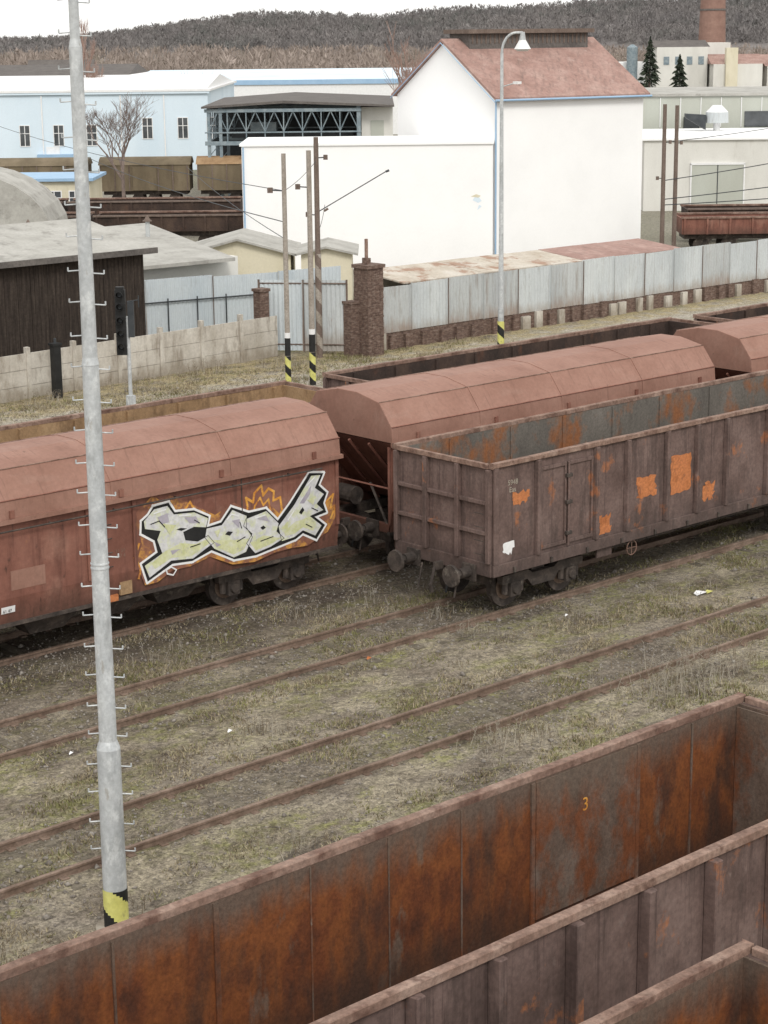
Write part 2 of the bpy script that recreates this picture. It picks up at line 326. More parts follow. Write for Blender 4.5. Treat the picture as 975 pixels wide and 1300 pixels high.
def open_wagon(x0,yc,L,ribs,inner,seams=None,top=3.45,doors=(),out='wag',ribw=.075,ribd=.11):
    r=root('open_freight_wagon',(x0,yc,0))
    W=1.5
    b=MB()
    zb=1.22
    for s in (-1,1):
        b.box(0.06,L-.06,s*(W-.012),s*W,zb,top-.1,out)
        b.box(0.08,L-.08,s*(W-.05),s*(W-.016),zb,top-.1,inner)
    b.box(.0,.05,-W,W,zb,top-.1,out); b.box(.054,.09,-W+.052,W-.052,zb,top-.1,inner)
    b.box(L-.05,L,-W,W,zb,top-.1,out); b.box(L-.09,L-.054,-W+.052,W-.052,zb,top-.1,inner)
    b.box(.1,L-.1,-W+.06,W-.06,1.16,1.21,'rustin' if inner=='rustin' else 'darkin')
    b.obj('body_shell',r)
    b=MB()
    for s in (-1,1):
        # top chord built from short lengths, each knocked slightly out of line
        n=int(L/1.1); X=[-.06+(L+.12)*i/n for i in range(n+1)]; dy=[random.uniform(-.012,.012) for _ in X]; dz=[random.uniform(-.012,.006) for _ in X]
        i0=len(b.v)
        for xx,a,c in zip(X,dy,dz):
            b.v+=[(xx,s*(W-.056)+a,top-.11),(xx,s*(W+.075)+a,top-.11),(xx,s*(W+.075)+a,top+c),(xx,s*(W-.056)+a,top+c)]
        kk=b.mi('chord')
        for i in range(n):
            q=i0+4*i
            for j in range(4):
                b.f.append((q+j,q+(j+1)%4,q+4+(j+1)%4,q+4+j)); b.m.append(kk)
        b.f.append((i0,i0+1,i0+2,i0+3)); b.m.append(kk); q=i0+4*n; b.f.append((q,q+3,q+2,q+1)); b.m.append(kk)
        b.box(-.02,L+.02,s*(W+.003),s*(W+.06),1.0,1.26,out)
        for i,x in enumerate(ribs):
            z0=1.263
            p=[(x-ribw,s*(W+.003),z0),(x+ribw,s*(W+.003),z0),(x+ribw*.7,s*(W+ribd),z0),(x-ribw*.7,s*(W+ribd),z0)]
            q=[(a,c,top-.113) for a,c,_ in p]
            b.hexa(p+q,out)
        for xx in (.06,L-.06):
            b.box(xx-.07,xx+.07,s*(W+.003),s*(W+.07),1.263,top-.113,out)
    for xe,s in ((0,-1),(L,1)):
        b.box(xe+s*.003,xe+s*.09,-W+.075,W-.075,top-.13,top-.015,'chord')
        b.box(xe+s*.003,xe+s*.06,-W,W,1.0,1.3,out)
        for y in (-W+.06,-.5,.5,W-.06):
            b.box(xe+s*.003,xe+s*.12,y-.055,y+.055,1.303,top-.135,out)
        for z in (1.95,2.62):
            for y0,y1 in ((-W+.12,-.56),(-.44,.44),(.56,W-.12)):
                b.box(xe+s*.003,xe+s*.09,y0,y1,z-.045,z+.045,out)
        for z in (1.5,1.8,2.1,2.4):
            b.beam((xe+s*.15,-W+.12,z),(xe+s*.15,-W+.42,z),.02,'under')
    b.obj('frame_and_ribs',r,bevel=.012)
    if doors:
        b=MB()
        for (a,c) in doors:
            for s in (-1,1):
                y=s*(W+.003); y1=s*(W+.045)
                m_=(a+c)/2
                for u0,u1 in ((a+.1,m_-.02),(m_+.02,c-.1)):
                    b.box(u0,u0+.06,y,y1,1.35,top-.3,out); b.box(u1-.06,u1,y,y1,1.35,top-.3,out)
                    b.box(u0+.062,u1-.062,y,y1,1.35,1.43,out); b.box(u0+.062,u1-.062,y,y1,top-.38,top-.3,out)
                b.cyl((m_,s*(W+.08),1.3),(m_,s*(W+.08),top-.3),.028,.028,8,out)
                for z in (1.6,2.3,2.9):
                    b.box(m_-.09,m_+.09,s*(W+.046),s*(W+.12),z-.04,z+.04,'under')
        b.obj('side_doors',r,bevel=.006)
    if seams:
        b=MB()
        for (x,w,d) in seams:
            for s in (-1,1):
                b.box(x-w/2,x+w/2,s*(W-.052),s*(W-.052-d),zb,top-.125,'rustgrey' if inner=='rustin' else inner)
        b.obj('inner_seams',r)
    b=MB()
    for s in (-1,1):
        b.box(.1,L-.1,s*.95,s*1.1,.95,1.15,'under')
    b.box(.05,L-.05,-.2,.2,.95,1.15,'under')
    for c in (2.0,L-2.0): bogie(b,c)
    buffers(b,-.06,-1); buffers(b,L+.06,1)
    b.box(L/2-1.2,L/2-.2,-.5,.3,.55,.95,'under'); b.cyl((L/2+.5,0,.75),(L/2+1.5,0,.75),.2,.2,12,'under')
    for s in (-1,1):
        b.cyl((3.6,s*1.25,.86),(L-3.6,s*1.25,.86),.025,.025,6,'under')
        for x in np.arange(3.8,L-3.6,1.4): b.beam((x,s*1.25,.86),(x,s*1.25,1.15),.02,'under')
        b.box(3.4,3.9,s*1.42,s*1.46,.78,.98,out)
        for x in np.arange(.6,L,1.17): b.box(x-.03,x+.03,s*1.563,s*1.60,1.02,1.14,'under')
        for a in np.linspace(0,2*math.pi,17)[:-1]:
            b.cyl((4.55+.17*math.cos(a),s*1.5,.82+.17*math.sin(a)),(4.55+.17*math.cos(a+.393),s*1.5,.82+.17*math.sin(a+.393)),.014,.014,5,'chord')
        b.beam((4.55,s*1.5,.65),(4.55,s*1.5,.99),.015,'chord'); b.beam((4.38,s*1.5,.82),(4.72,s*1.5,.82),.015,'chord')
        b.beam((4.55,s*1.1,.82),(4.55,s*1.5,.82),.02,'under')
    b.obj('running_gear',r)
    return r

ev=lambda L,st: [i*st for i in range(1,int(L/st)) ]
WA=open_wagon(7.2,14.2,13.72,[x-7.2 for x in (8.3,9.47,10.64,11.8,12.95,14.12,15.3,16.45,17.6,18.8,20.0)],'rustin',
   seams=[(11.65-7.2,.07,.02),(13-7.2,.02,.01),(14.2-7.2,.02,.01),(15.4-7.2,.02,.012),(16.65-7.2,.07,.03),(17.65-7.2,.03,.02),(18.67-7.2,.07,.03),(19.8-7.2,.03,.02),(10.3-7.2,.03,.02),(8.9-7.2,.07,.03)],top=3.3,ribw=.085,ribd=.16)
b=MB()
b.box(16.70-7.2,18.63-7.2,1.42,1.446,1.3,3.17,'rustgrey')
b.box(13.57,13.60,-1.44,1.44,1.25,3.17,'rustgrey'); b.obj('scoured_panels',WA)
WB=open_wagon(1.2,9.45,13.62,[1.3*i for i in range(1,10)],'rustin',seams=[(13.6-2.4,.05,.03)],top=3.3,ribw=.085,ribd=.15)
WC=open_wagon(28.55,29.55,14.0,[1.35,3.25,4.3,5.7,6.8,7.9,9.5,10.8,12.4],'rustin2',seams=[(x,.05,.03) for x in (1.6,3.6,5.4,7.2,9.,11.)],top=3.5,doors=[(1.35,3.25),(9.5,10.8)])
open_wagon(18.8,38.9,14.2,ev(14.2,1.4),'tanin',seams=[(x,.09,.08) for x in np.arange(1,14,1.6)],top=3.2)
open_wagon(34.5,38.9,14.8,ev(14.8,1.4),'darkin',seams=[(x,.09,.06) for x in np.arange(1,14,1.6)],top=3.25)
open_wagon(50.7,38.9,14.2,ev(14.2,1.4),'darkin',seams=[(x,.09,.06) for x in np.arange(1,14,1.6)],top=3.2)
open_wagon(3.2,38.9,14.2,ev(14.2,1.4),'darkin',top=3.15)

def patch(parent,pts,k,y,name):
    b=MB(); b.poly([(x,y,z) for x,z in pts],k); return b.obj(name,parent)
def rough(x0,x1,z0,z1,n=7,j=.03):
    p=[]
    for i in range(n): p.append((x0+(x1-x0)*i/n+random.uniform(-j,j),z0+random.uniform(-j,j)))
    for i in range(n): p.append((x1+random.uniform(-j,j),z0+(z1-z0)*i/n+random.uniform(-j,j)))
    for i in range(n): p.append((x1-(x1-x0)*i/n+random.uniform(-j,j),z1+random.uniform(-j,j)))
    for i in range(n): p.append((x0+random.uniform(-j,j),z1-(z1-z0)*i/n+random.uniform(-j,j)))
    return p
text('3',WA,(10.35,1.412,2.55),.26,'gor',name='chalk_number')
patch(WC,rough(5.88,6.62,1.85,2.75),'orange',-1.505,'primer_patch')
patch(WC,rough(4.7,5.35,1.95,2.4,j=.05),'orange',-1.505,'primer_patch_2')
patch(WC,rough(.62,1.1,2.5,2.75,j=.05),'orange',-1.505,'primer_patch_3')
patch(WC,rough(3.42,3.8,1.35,1.75,j=.05),'orange',-1.505,'primer_patch_5')
patch(WC,rough(7.1,7.5,1.5,1.9,j=.06),'orange',-1.505,'primer_patch_6')
patch(WC,rough(.32,.62,1.45,1.7,n=4,j=.05),'whp',-1.505,'label_patch')
text('5948\n Eas',WC,(.45,-1.506,2.95),.16,'pale',name='wagon_number')

def hopper(x0,yc,L):
    r=root('hopper_wagon',(x0,yc,0))
    prof=[(-1.58,3.12),(-1.54,3.50),(-1.12,4.03),(-.35,4.19),(.35,4.19),(1.12,4.03),(1.54,3.50),(1.58,3.12)]
    b=MB()
    b.prism(prof,0.0,L,'hoproof')
    b.obj('roof',r,bevel=.012)
    b=MB()
    for x in (2.9,5.8,8.9):
        for (a0,c0),(a1,c1) in zip(prof[:-1],prof[1:]):
            n=Vector((0,-(c1-c0),(a1-a0))).normalized()*.012
            b.hexa([(x-.025,a0,c0),(x+.025,a0,c0),(x+.025,a1,c1),(x-.025,a1,c1),(x-.025,a0+n.y,c0+n.z),(x+.025,a0+n.y,c0+n.z),(x+.025,a1+n.y,c1+n.z),(x-.025,a1+n.y,c1+n.z)],'hoproof')
    for s in (-1,1):
        b.box(-.03,L+.03,s*1.54,s*1.64,3.04,3.13,'hoproof')
        b.beam((0,s*1.55,3.50),(L,s*1.55,3.50),.022,'hop'); b.beam((0,s*1.125,4.035),(L,s*1.125,4.035),.018,'chord')
        b.cyl((1.0,s*1.63,2.9),(L-.6,s*1.63,2.9),.02,.02,6,'under')
        for x in np.arange(1.2,L-.6,1.55):
            b.beam((x,s*1.5,2.9),(x,s*1.64,2.9),.02,'under')
        for x in np.arange(.8,L-.3,2.6): b.box(x-.05,x+.05,s*1.585,s*1.62,3.14,3.30,'hop')
    b.obj('roof_trim',r)
    b=MB()
    for s in (-1,1):
        b.hexa([(.02,s*1.5,1.5),(L-.02,s*1.5,1.5),(L-.02,s*1.47,1.5),(.02,s*1.47,1.5),(.02,s*1.5,3.04),(L-.02,s*1.5,3.04),(L-.02,s*1.47,3.04),(.02,s*1.47,3.04)],'hop')
        b.hexa([(.02,s*1.42,.98),(L-.02,s*1.42,.98),(L-.02,s*1.39,.98),(.02,s*1.39,.98),(.02,s*1.5,1.5),(L-.02,s*1.5,1.5),(L-.02,s*1.47,1.5),(.02,s*1.47,1.5)],'hop')
        b.box(0,L,s*1.35,s*1.45,.90,.98,'under')
        for x in (.08,5.2,6.35,L-.08):
            b.box(x-.045,x+.045,s*1.503,s*1.54,1.5,3.04,'hop')
        for z in (1.7,2.0,2.3,2.6): b.beam((5.3,s*1.56,z),(5.75,s*1.56,z),.018,'under')
        b.box(5.95,6.25,s*1.43,s*1.49,1.02,1.3,'tanin'); b.box(5.3,5.9,s*1.43,s*1.48,.92,1.06,'orange')
        for x in (2.6,9.2):
            b.box(x-.012,x+.012,s*1.503,s*1.512,1.5,3.04,'under')
    for xe,s in ((.02,1),(L-.02,-1)):
        p=[(xe,-1.46,3.1),(xe,1.46,3.1),(xe+s*1.7,1.46,1.25),(xe+s*1.7,-1.46,1.25)]
        q=[(x+s*.04,y,z+.0) for x,y,z in p]
        b.hexa(p+q,'hop')
        for y in (-.7,0,.7):
            b.beam((xe+s*.02,y,3.0),(xe+s*1.6,y,1.22),.06,'hop')
        b.box(xe,xe+s*.12,-1.44,1.44,.95,1.15,'hop')
        for y in (-1.36,1.36):
            b.beam((xe+s*.06,y,3.0),(xe+s*.06,y,1.1),.07,'hop')
        b.beam((xe+s*.06,-1.36,2.0),(xe+s*.06,1.36,2.0),.04,'hop')
        b.beam((xe+s*.06,-1.3,1.1),(xe+s*.5,-.2,1.9),.05,'under')
        b.cyl((xe+s*.5,.3,1.5),(xe+s*.5,.9,1.5),.22,.22,14,'under')
    b.obj('body',r)
    b=MB()
    for s in (-1,1): b.box(.1,L-.1,s*.85,s*1.05,.88,1.1,'under')
    for x in (4.4,6.0,7.6):
        for s in (-1,1):
            b.hexa([(x-.4,s*.6,.5),(x+.4,s*.6,.5),(x+.4,s*1.05,.5),(x-.4,s*1.05,.5),(x-.7,s*.2,.95),(x+.7,s*.2,.95),(x+.7,s*1.25,.89),(x-.7,s*1.25,.89)],'under')
    for c in (1.9,L-1.9): bogie(b,c)
    buffers(b,0,-1); buffers(b,L,1)
    b.obj('running_gear',r)
    return r
H1=hopper(16.05,33.95,12.0); H2=hopper(29.65,33.95,11.9); H3=hopper(43.15,33.95,12.0); hopper(2.4,33.95,12.0)

# graffiti on the left hopper -------------------------------------------------
def gpt(x,y):
    X=22.55+(x-180)*.0218; yb=692-.212*(x-180)
    return (X-16.05, 2.0+(yb-y)/(62-.02*(x-180)))
def gshape(b,pts,k,lay): b.poly([(u,-1.5-.004-.0022*lay,v) for u,v in [gpt(*p) for p in pts]],k)
def gstroke(b,pts,w,k,lay,closed=True):
    P=[Vector(gpt(*p)) for p in pts]; n=len(P)
    for i in range(n if closed else n-1):
        a=P[i];c=P[(i+1)%n]; d=(c-a)
        if d.length<1e-4: continue
        d.normalize(); nn=Vector((-d.y,d.x))*w/2; a=a-d*w*.4; c=c+d*w*.4
        y=-1.5-.004-.0022*lay-.0003*(i%3)
        b.poly([(q.x,y,q.y) for q in (a-nn,c-nn,c+nn,a+nn)],k)
def grow(pts,f):
    cx=sum(p[0] for p in pts)/len(pts); cy=sum(p[1] for p in pts)/len(pts)
    return [(cx+(x-cx)*f,cy+(y-cy)*f) for x,y in pts]
g=MB()
gshape(g,[(176,648),(181,690),(174,716),(183,746),(198,742),(216,727),(238,722),(262,710),(290,721),(318,718),(344,706),(366,700),(388,697),(416,678),(429,654),(422,634),(400,640),(352,654),(340,642),(310,648),(294,638),(270,654),(240,638),(216,626),(206,634),(196,626)],'gorb',0)
gstroke(g,[(308,656),(311,644),(309,632),(318,638),(320,626),(329,616),(331,629),(338,620),(345,624),(344,636),(353,632),(355,648),(349,664)],.055,'gor',1,False)
gstroke(g,[(318,654),(320,643),(327,632),(331,642),(338,634),(340,652)],.045,'gor',1,False)
for pts in ([(232,648),(240,636),(246,648)],[(414,638),(424,628),(420,646),(428,642),(420,660)],[(178,690),(172,708),(179,722),(176,736)]): gstroke(g,pts,.05,'gor',1,False)
out=[(182,660),(190,652),(196,641),(214,636),(221,649),(244,647),(262,656),(259,670),(277,664),(290,644),(312,652),(334,647),(349,663),(366,640),(392,600),(411,600),(404,616),(415,626),(410,640),(414,652),(398,658),(412,669),(400,688),(382,680),(372,688),(342,700),(320,709),(292,714),(264,701),(240,715),(216,718),(186,741),(180,717),(199,702),(196,686),(181,676)]
gstroke(g,out,.10,'whp',2); gshape(g,out,'black',3)
letters=[
 ([(186,661),(198,646),(213,642),(220,653),(243,651),(259,659),(256,671),(242,670),(230,676),(232,686),(246,688),(258,681),(265,690),(240,710),(215,712),(190,733),(185,717),(205,702),(200,685),(204,674),(187,671)],
  [(205,702),(226,690),(246,692),(258,686),(263,691),(240,708),(215,710),(194,725),(190,717)]),
 ([(260,672),(278,668),(291,649),(308,657),(307,672),(314,684),(306,703),(291,710),(268,698),(258,684)],
  [(262,687),(285,688),(312,686),(305,701),(291,708),(268,696)]),
 ([(309,661),(334,651),(349,667),(346,677),(355,686),(338,697),(319,705),(309,692),(316,680),(306,670)],
  [(312,692),(330,682),(353,686),(338,695),(319,703)]),
 ([(350,670),(371,642),(394,604),(407,603),(399,620),(411,628),(401,641),(410,649),(392,657),(407,669),(398,683),(382,676),(370,685),(354,690)],
  [(356,678),(372,664),(392,658),(401,668),(396,677),(382,672),(370,681),(358,684)]),
]
for i,(pts,low) in enumerate(letters):
    P=grow(pts,1.06 if i!=3 else 1.02)
    g.poly([(u,-1.5-.004-.0022*(4+i*.2),v) for u,v in [gpt(*p) for p in P]],'ginger'); gshape(g,grow(low,.97),'glime',5)
    gstroke(g,P,.012,'black',6)
for pts in ([(222,672),(227,670),(235,671),(228,674)],[(281,680),(285,676),(291,677),(287,682)],[(326,672),(330,669),(333,672),(329,675)],[(377,652),(382,645),(384,649),(380,655)]):
    gshape(g,pts,'black',7)
for pts in ([(200,655),(212,650),(214,662),(204,664)],[(378,640),(394,616),(392,628),(384,640)],[(290,662),(300,660),(299,672)],[(232,656),(246,655),(250,664),(238,664)],[(322,660),(334,656),(338,664)],[(268,690),(276,694),(270,697)],[(214,700),(226,698),(216,706)]): gshape(g,pts,'gpurple',7)
for pts in ([(206,664),(222,666),(214,678)],[(268,676),(276,672),(272,684)],[(352,674),(362,664),(362,674)],[(388,636),(400,630),(396,642)]): gshape(g,pts,'glime',8)
for pts in ([(196,650),(210,645)],[(284,660),(290,653),(298,656)],[(388,616),(398,606)],[(320,659),(332,655)],[(226,654),(240,653)],[(362,662),(370,650)]): gstroke(g,pts,.03,'whp',9,False)
for pts in ([(192,664),(202,660),(208,668)],[(238,696),(250,692)],[(296,690),(306,684)],[(326,690),(342,684)],[(300,664),(302,672)],[(394,646),(402,650)],[(386,668),(394,672)],[(244,660),(250,664)]): gstroke(g,pts,.022,'black',8,False)
gstroke(g,[(208,726),(214,722),(220,726),(216,733),(209,731)],.03,'whp',10)
g.obj('graffiti',H1)
text('31 54\n667 4',H1,(5.85,-1.507,1.95),.11,'chord',name='wagon_number')
p=MB(); p.box(3.35,4.15,-1.503,-1.506,1.65,2.05,'hoproof'); p.poly([(3.1,-1.475,1.2),(3.42,-1.475,1.2),(3.42,-1.495,1.34),(3.1,-1.495,1.34)],'whp'); p.obj('side_panel_marks',H1)
text('61 47',H1,(3.13,-1.50,1.22),.09,'black',name='panel_number')

# ------------------------------------------------------------------ poles and masts
def bands(b,x,y,z0,r,top,pitch=.45,k1='yel',k2='black'):
    seg=24; dz=.03; nrow=int(top/dz)
    for j in range(nrow):
        z=z0+j*dz
        for i in range(seg):
            a0=2*math.pi*i/seg;a1=2*math.pi*(i+1)/seg
            k=k1 if ((z-z0+.5*dz)/pitch+ (i+.5)/seg)%1<.5 else k2
            b.poly([(x+r*math.cos(a0),y+r*math.sin(a0),z),(x+r*math.cos(a1),y+r*math.sin(a1),z),(x+r*math.cos(a1),y+r*math.sin(a1),z+dz),(x+r*math.cos(a0),y+r*math.sin(a0),z+dz)],k)
EX=Vector((math.sin(TH),-math.cos(TH),0))
def mast():
    r=root('floodlight_mast',(14.22,21.45,0))
    b=MB()
    segs=[(-.2,2.7,.172,.165),(2.7,2.82,.165,.125),(2.82,8.1,.125,.112),(8.1,8.2,.118,.10),(8.2,12.2,.10,.085),(12.2,12.3,.085,.065),(12.3,19.5,.065,.045)]
    for z0,z1,a,c in segs: b.cyl((0,0,z0),(0,0,z1),a,c,28,'galv',caps=False)
    b.cyl((0,0,-.2),(0,0,.02),.3,.3,16,'conc')
    b.obj('pole',r,smooth=True)
    b=MB(); bands(b,0,0,-.12,.176,.72,.8); b.obj('warning_bands',r)
    b=MB()
    z=1.2;i=0
    def rad(z):
        for z0,z1,a,c in segs:
            if z0<=z<=z1: return a+(c-a)*(z-z0)/(z1-z0)
        return .05
    while z<18.5:
        for s in (-1,1):
            zz=z+ (0 if s<0 else -.04)
            p=EX*s*(rad(z)-.01); q=EX*s*(rad(z)+.14)
            b.cyl((p.x,p.y,zz),(q.x,q.y,zz-.01),.010,.010,6,'galv'); b.cyl((q.x,q.y,zz-.01),(q.x,q.y,zz+.04),.011,.011,6,'galv')
        z+=.45 if i%2 else .41; i+=1
    for z in (5.3,5.36): b.cyl((0,0,z),(0,0,z+.02),.128,.128,20,'galv')
    b.obj('climbing_rungs',r)
    b=MB()
    b.box(-1,1,-.06,.06,19.4,19.5,'galv')
    for x in (-.8,-.3,.3,.8): b.box(x-.2,x+.2,-.25,.1,19.5,19.85,'dsteel')
    b.obj('floodlights',r)
mast()
def lamp():
    r=root('street_lamp',(55.6,54.2,0))
    b=MB(); b.cyl((0,0,-.2),(0,0,1.6),.13,.12,16,'galv'); b.cyl((0,0,1.6),(0,0,11.6),.105,.06,16,'galv')
    pts=[Vector((0,0,11.6))]
    for i in range(1,9):
        a=math.pi/2*i/8
        pts.append(Vector((0,0,11.6))+EX*(.55*(1-math.cos(a)))+Vector((0,0,.75*math.sin(a))))
    pts.append(pts[-1]+EX*.25)
    for p,q in zip(pts[:-1],pts[1:]): b.cyl(p,q,.05,.05,8,'galv')
    c=pts[-1]
    b.obj('pole',r,smooth=False)
    b=MB(); b.cyl(c-Vector((0,0,.28)),c+Vector((0,0,.03)),.13,.08,14,'galv'); b.cyl(c-Vector((0,0,.62)),c-Vector((0,0,.28)),.33,.13,18,'whp'); b.cyl(c-Vector((0,0,.70)),c-Vector((0,0,.62)),.2,.3,14,'whp')
    b.beam((0,0,10.3),tuple(EX*.55+Vector((0,0,10.45))),.03,'galv'); b.box(EX.x*.6-.12,EX.x*.6+.12,EX.y*.6-.12,EX.y*.6+.12,10.4,10.5,'whp')
    b.obj('lamp_head',r)
    b=MB(); bands(b,0,0,-.1,.137,1.2,.7); b.obj('warning_bands',r)
lamp()
def cpole(x,y,h,r0,k,bandsz=True,arms=(),name='catenary_pole'):
    r=root(name,(x,y,0)); b=MB(); b.cyl((0,0,-.2),(0,0,h),r0,r0*.8,12,k)
    for (z,l) in arms:
        b.cyl((0,0,z),tuple(EX*l+Vector((0,0,z+.03))),.025,.025,6,'dsteel'); 
        q=EX*l
        for u in (0,.09,.18): b.cyl((q.x*(1-u),q.y*(1-u),z-.07),(q.x*(1-u),q.y*(1-u),z+.12),.05,.05,8,'poled')
    b.obj('pole',r)
    if bandsz:
        b=MB(); bands(b,0,0,-.1,r0+.008,1.2,.6); b.cyl((0,0,1.12),(0,0,1.75),r0+.007,r0+.007,12,'black'); b.cyl((0,0,1.76),(0,0,1.95),r0+.007,r0+.007,12,'whp'); b.obj('warning_bands',r)
    return r
cpole(44.0,53.6,8.3,.10,'pole',arms=((7.0,-.55),))
cpole(45.2,53.65,8.35,.11,'pole',arms=((7.05,-.45),))
p=cpole(49.5,58.3,8.5,.12,'poled',bandsz=False,arms=((7.7,.4),(5.5,-.4)))
b=MB(); q=EX*2.7
b.cyl((0,0,5.6),(q.x,q.y,7.15),.022,.022,6,'dsteel'); b.cyl((q.x,q.y,7.15),(q.x*1.05,q.y*1.05,7.2),.05,.05,6,'dsteel'); b.cyl((q.x*.1,q.y*.1,5.65),(q.x*.16,q.y*.16,5.75),.05,.05,6,'poled')
bands(b,0,0,0.0,.128,4.0,.9,'pole','poled')
b.obj('stay_and_bands',p)
def SP(n,e,z=0): return Vector((n*math.cos(TH)+e*math.sin(TH), n*math.sin(TH)-e*math.cos(TH), z))
for (n,e,h,a) in ((105,15.15,8.6,((6.6,.35),(4.7,-.35))),(106,15.95,8.5,((6.5,.3),))):
    s=SP(n,e); cpole(s.x,s.y,h,.13,'poled',False,a)
w=MB()
def wire(p,q,sag=.3,r=.014):
    p=Vector(p);q=Vector(q); n=10; pr=p
    for i in range(1,n+1):
        t=i/n; c=p.lerp(q,t)-Vector((0,0,sag*4*t*(1-t))); w.cyl(pr,c,r,r,4,'dsteel',caps=False); pr=c
wire(SP(140,-30,7.5),(44.,53.6,7.0),.5); wire((44,53.6,7.0),(49.5,58.3,7.6),.1)
wire(SP(130,-20.,5.0),(44,53.6,5.9),.3,.018); wire(SP(122,-12.,4.5),(44,53.6,5.3),.2,.018)
wire(SP(105,15.2,4.6),SP(120,30,5.6),.1,.025); wire(SP(105,15.2,3.6),SP(110,30,4.9),.1,.025); wire(SP(105,15.2,3.3),SP(108,30,4.0),.1,.025)
wire(SP(105,15.2,6.6),SP(150,42,7.5),.3,.02); wire((49.5,58.3,4.8),SP(105,-3,3.5),.2)
w.obj('overhead_wires')
def signal():
    r=root('railway_signal',(37.3,53.9,0)); b=MB()
    b.cyl((0,0,-.2),(0,0,3.2),.07,.06,12,'galv'); b.box(-.12,.12,-.12,.12,0,.5,'galv'); b.obj('post',r)
    b=MB(); ex=EX
    def bx(c,w,d,z0,z1,k):
        fy=Vector((math.cos(TH),math.sin(TH),0))
        P=[c+ex*a+fy*bb for a,bb in ((-w,-d),(w,-d),(w,d),(-w,d))]
        b.hexa([(p.x,p.y,z0) for p in P]+[(p.x,p.y,z1) for p in P],k)
    bx(-ex*.22,.17,.12,1.9,4.1,'black'); bx(ex*.12,.10,.10,2.5,3.7,'dsteel'); bx(-ex*.22,.14,.1,4.1,4.2,'black')
    for z in (2.2,2.65,3.1,3.55,3.95):
        c=-ex*.22-Vector((math.cos(TH),math.sin(TH),0))*.12
        b.cyl((c.x,c.y,z),(c.x-.15,c.y-.17,z),.10,.11,14,'black',caps=False); b.cyl((c.x,c.y,z),(c.x-.02,c.y-.02,z),.08,.08,12,'glass')
    b.cyl((0,0,3.7),(.3,-.25,3.75),.02,.02,6,'dsteel'); b.cyl((.3,-.25,3.5),(.3,-.25,3.9),.02,.02,6,'dsteel')
    b.obj('signal_head',r)
signal()

# ------------------------------------------------------------------ fences and walls
def corrug(b,p0,p1,z0,z1,mats,pitch=.18,amp=.03,panel=2.1):
    p0=Vector((p0[0],p0[1],0));p1=Vector((p1[0],p1[1],0)); L=(p1-p0).length; d=(p1-p0)/L; n=Vector((-d.y,d.x,0))
    npan=max(1,int(round(L/panel))); pl=L/npan
    for k in range(npan):
        mk=random.choice(mats); dz=random.uniform(-.07,.07); off=random.uniform(-.02,.02); zz=random.uniform(-.04,.04); tl=random.uniform(-.03,.03)
        st=int(pl/(pitch/4)); prev=None
        for i in range(st+1):
            u=k*pl+pl*i/st*1.0
            c=p0+d*u+n*(off+amp*(.5 if (i%4) in (0,1) else -.5))
            cur=((c.x,c.y,z0+zz),(c.x,c.y,z1+dz+tl*(i/st-.5)))
            if prev: b.poly([prev[0],cur[0],cur[1],prev[1]],mk)
            prev=cur
        c=p0+d*k*pl+n*-.04
        if panel>1: b.cyl((c.x,c.y,z0),(c.x,c.y,z1),.022,.022,5,'corr2' if k%2 else 'poled')
r=root('corrugated_fence'); b=MB()
corrug(b,(51.9,57.75),(100,57.75),.55,2.5,['corr','corr','corr2'],panel=2.1); b.obj('sheets',r)
b=MB(); b.box(51.9,100,57.79,57.97,GZ-.1,.56,'brick')
x=52.0
while x<100:
    b.box(x,x+random.uniform(.3,.5),57.64,57.785,GZ-.1,random.uniform(.38,.58),'conc' if random.random()<.45 else 'brick'); x+=random.uniform(.55,1.3)
b.box(51.9,100,57.85,57.9,1.9,1.98,'poled')
b.obj('plinth',r)
r=root('brick_gate_pillar',(51.35,57.4,0)); b=MB()
z=GZ-.1
while z<3.35:
    for j in range(4):
        jj=random.uniform(-.015,.015)
        b.box(-.42+.21*j+.004,-.42+.21*(j+1)-.004,-.42-jj,.42+jj,z,z+.088,'brick')
    z+=.095
b.box(-.41,.41,-.41,.41,GZ,3.35,'brick'); b.box(-.48,.48,-.48,.48,3.36,3.5,'brick'); b.box(-.2,.0,-.15,.15,3.5,3.75,'brick'); b.cyl((-.1,0,3.7),(-.1,0,4.5),.07,.07,8,'chord')
b.obj('pillar',r)
r=root('brick_gate_pillar',(50.75,57.75,0)); b=MB(); b.box(-.24,.24,-.24,.24,GZ-.1,1.95,'brick'); b.box(-.28,.28,-.28,.28,1.96,2.05,'brick'); b.obj('pillar',r)
r=root('brick_gate_pillar',(47.95,60.0,0)); b=MB(); b.box(-.22,.22,-.22,.22,GZ-.1,2.5,'brick'); b.box(-.27,.27,-.27,.27,2.51,2.62,'brick'); b.obj('pillar',r)
r=root('corrugated_gate'); b=MB(); corrug(b,(48.3,60.6),(50.6,57.9),.05,2.9,['corrb','corr'],panel=1.8)
for z in (.3,2.75): b.cyl((48.3,60.57,z),(50.6,57.87,z),.03,.03,6,'poled')
b.cyl((48.3,60.57,.1),(48.3,60.57,2.9),.04,.04,6,'poled'); b.cyl((50.6,57.87,.1),(50.6,57.87,2.9),.04,.04,6,'poled'); b.cyl((49.45,59.2,0),(49.45,59.2,2.9),.03,.03,6,'poled')
b.obj('sheets',r)
r=root('corrugated_fence'); b=MB(); corrug(b,(44.2,67.6),(56.5,65.0),.0,2.4,['corrb'],panel=3.0)
b.cyl((44.2,67.5,1.45),(53.5,65.5,1.45),.035,.035,6,'dsteel')
for t in np.linspace(0,1,8): b.cyl((44.2+9.3*t,67.45-2*t,0),(44.2+9.3*t,67.45-2*t,1.6),.03,.03,6,'dsteel')
b.obj('sheets',r)
r=root('concrete_wall'); b=MB(); x=16.0
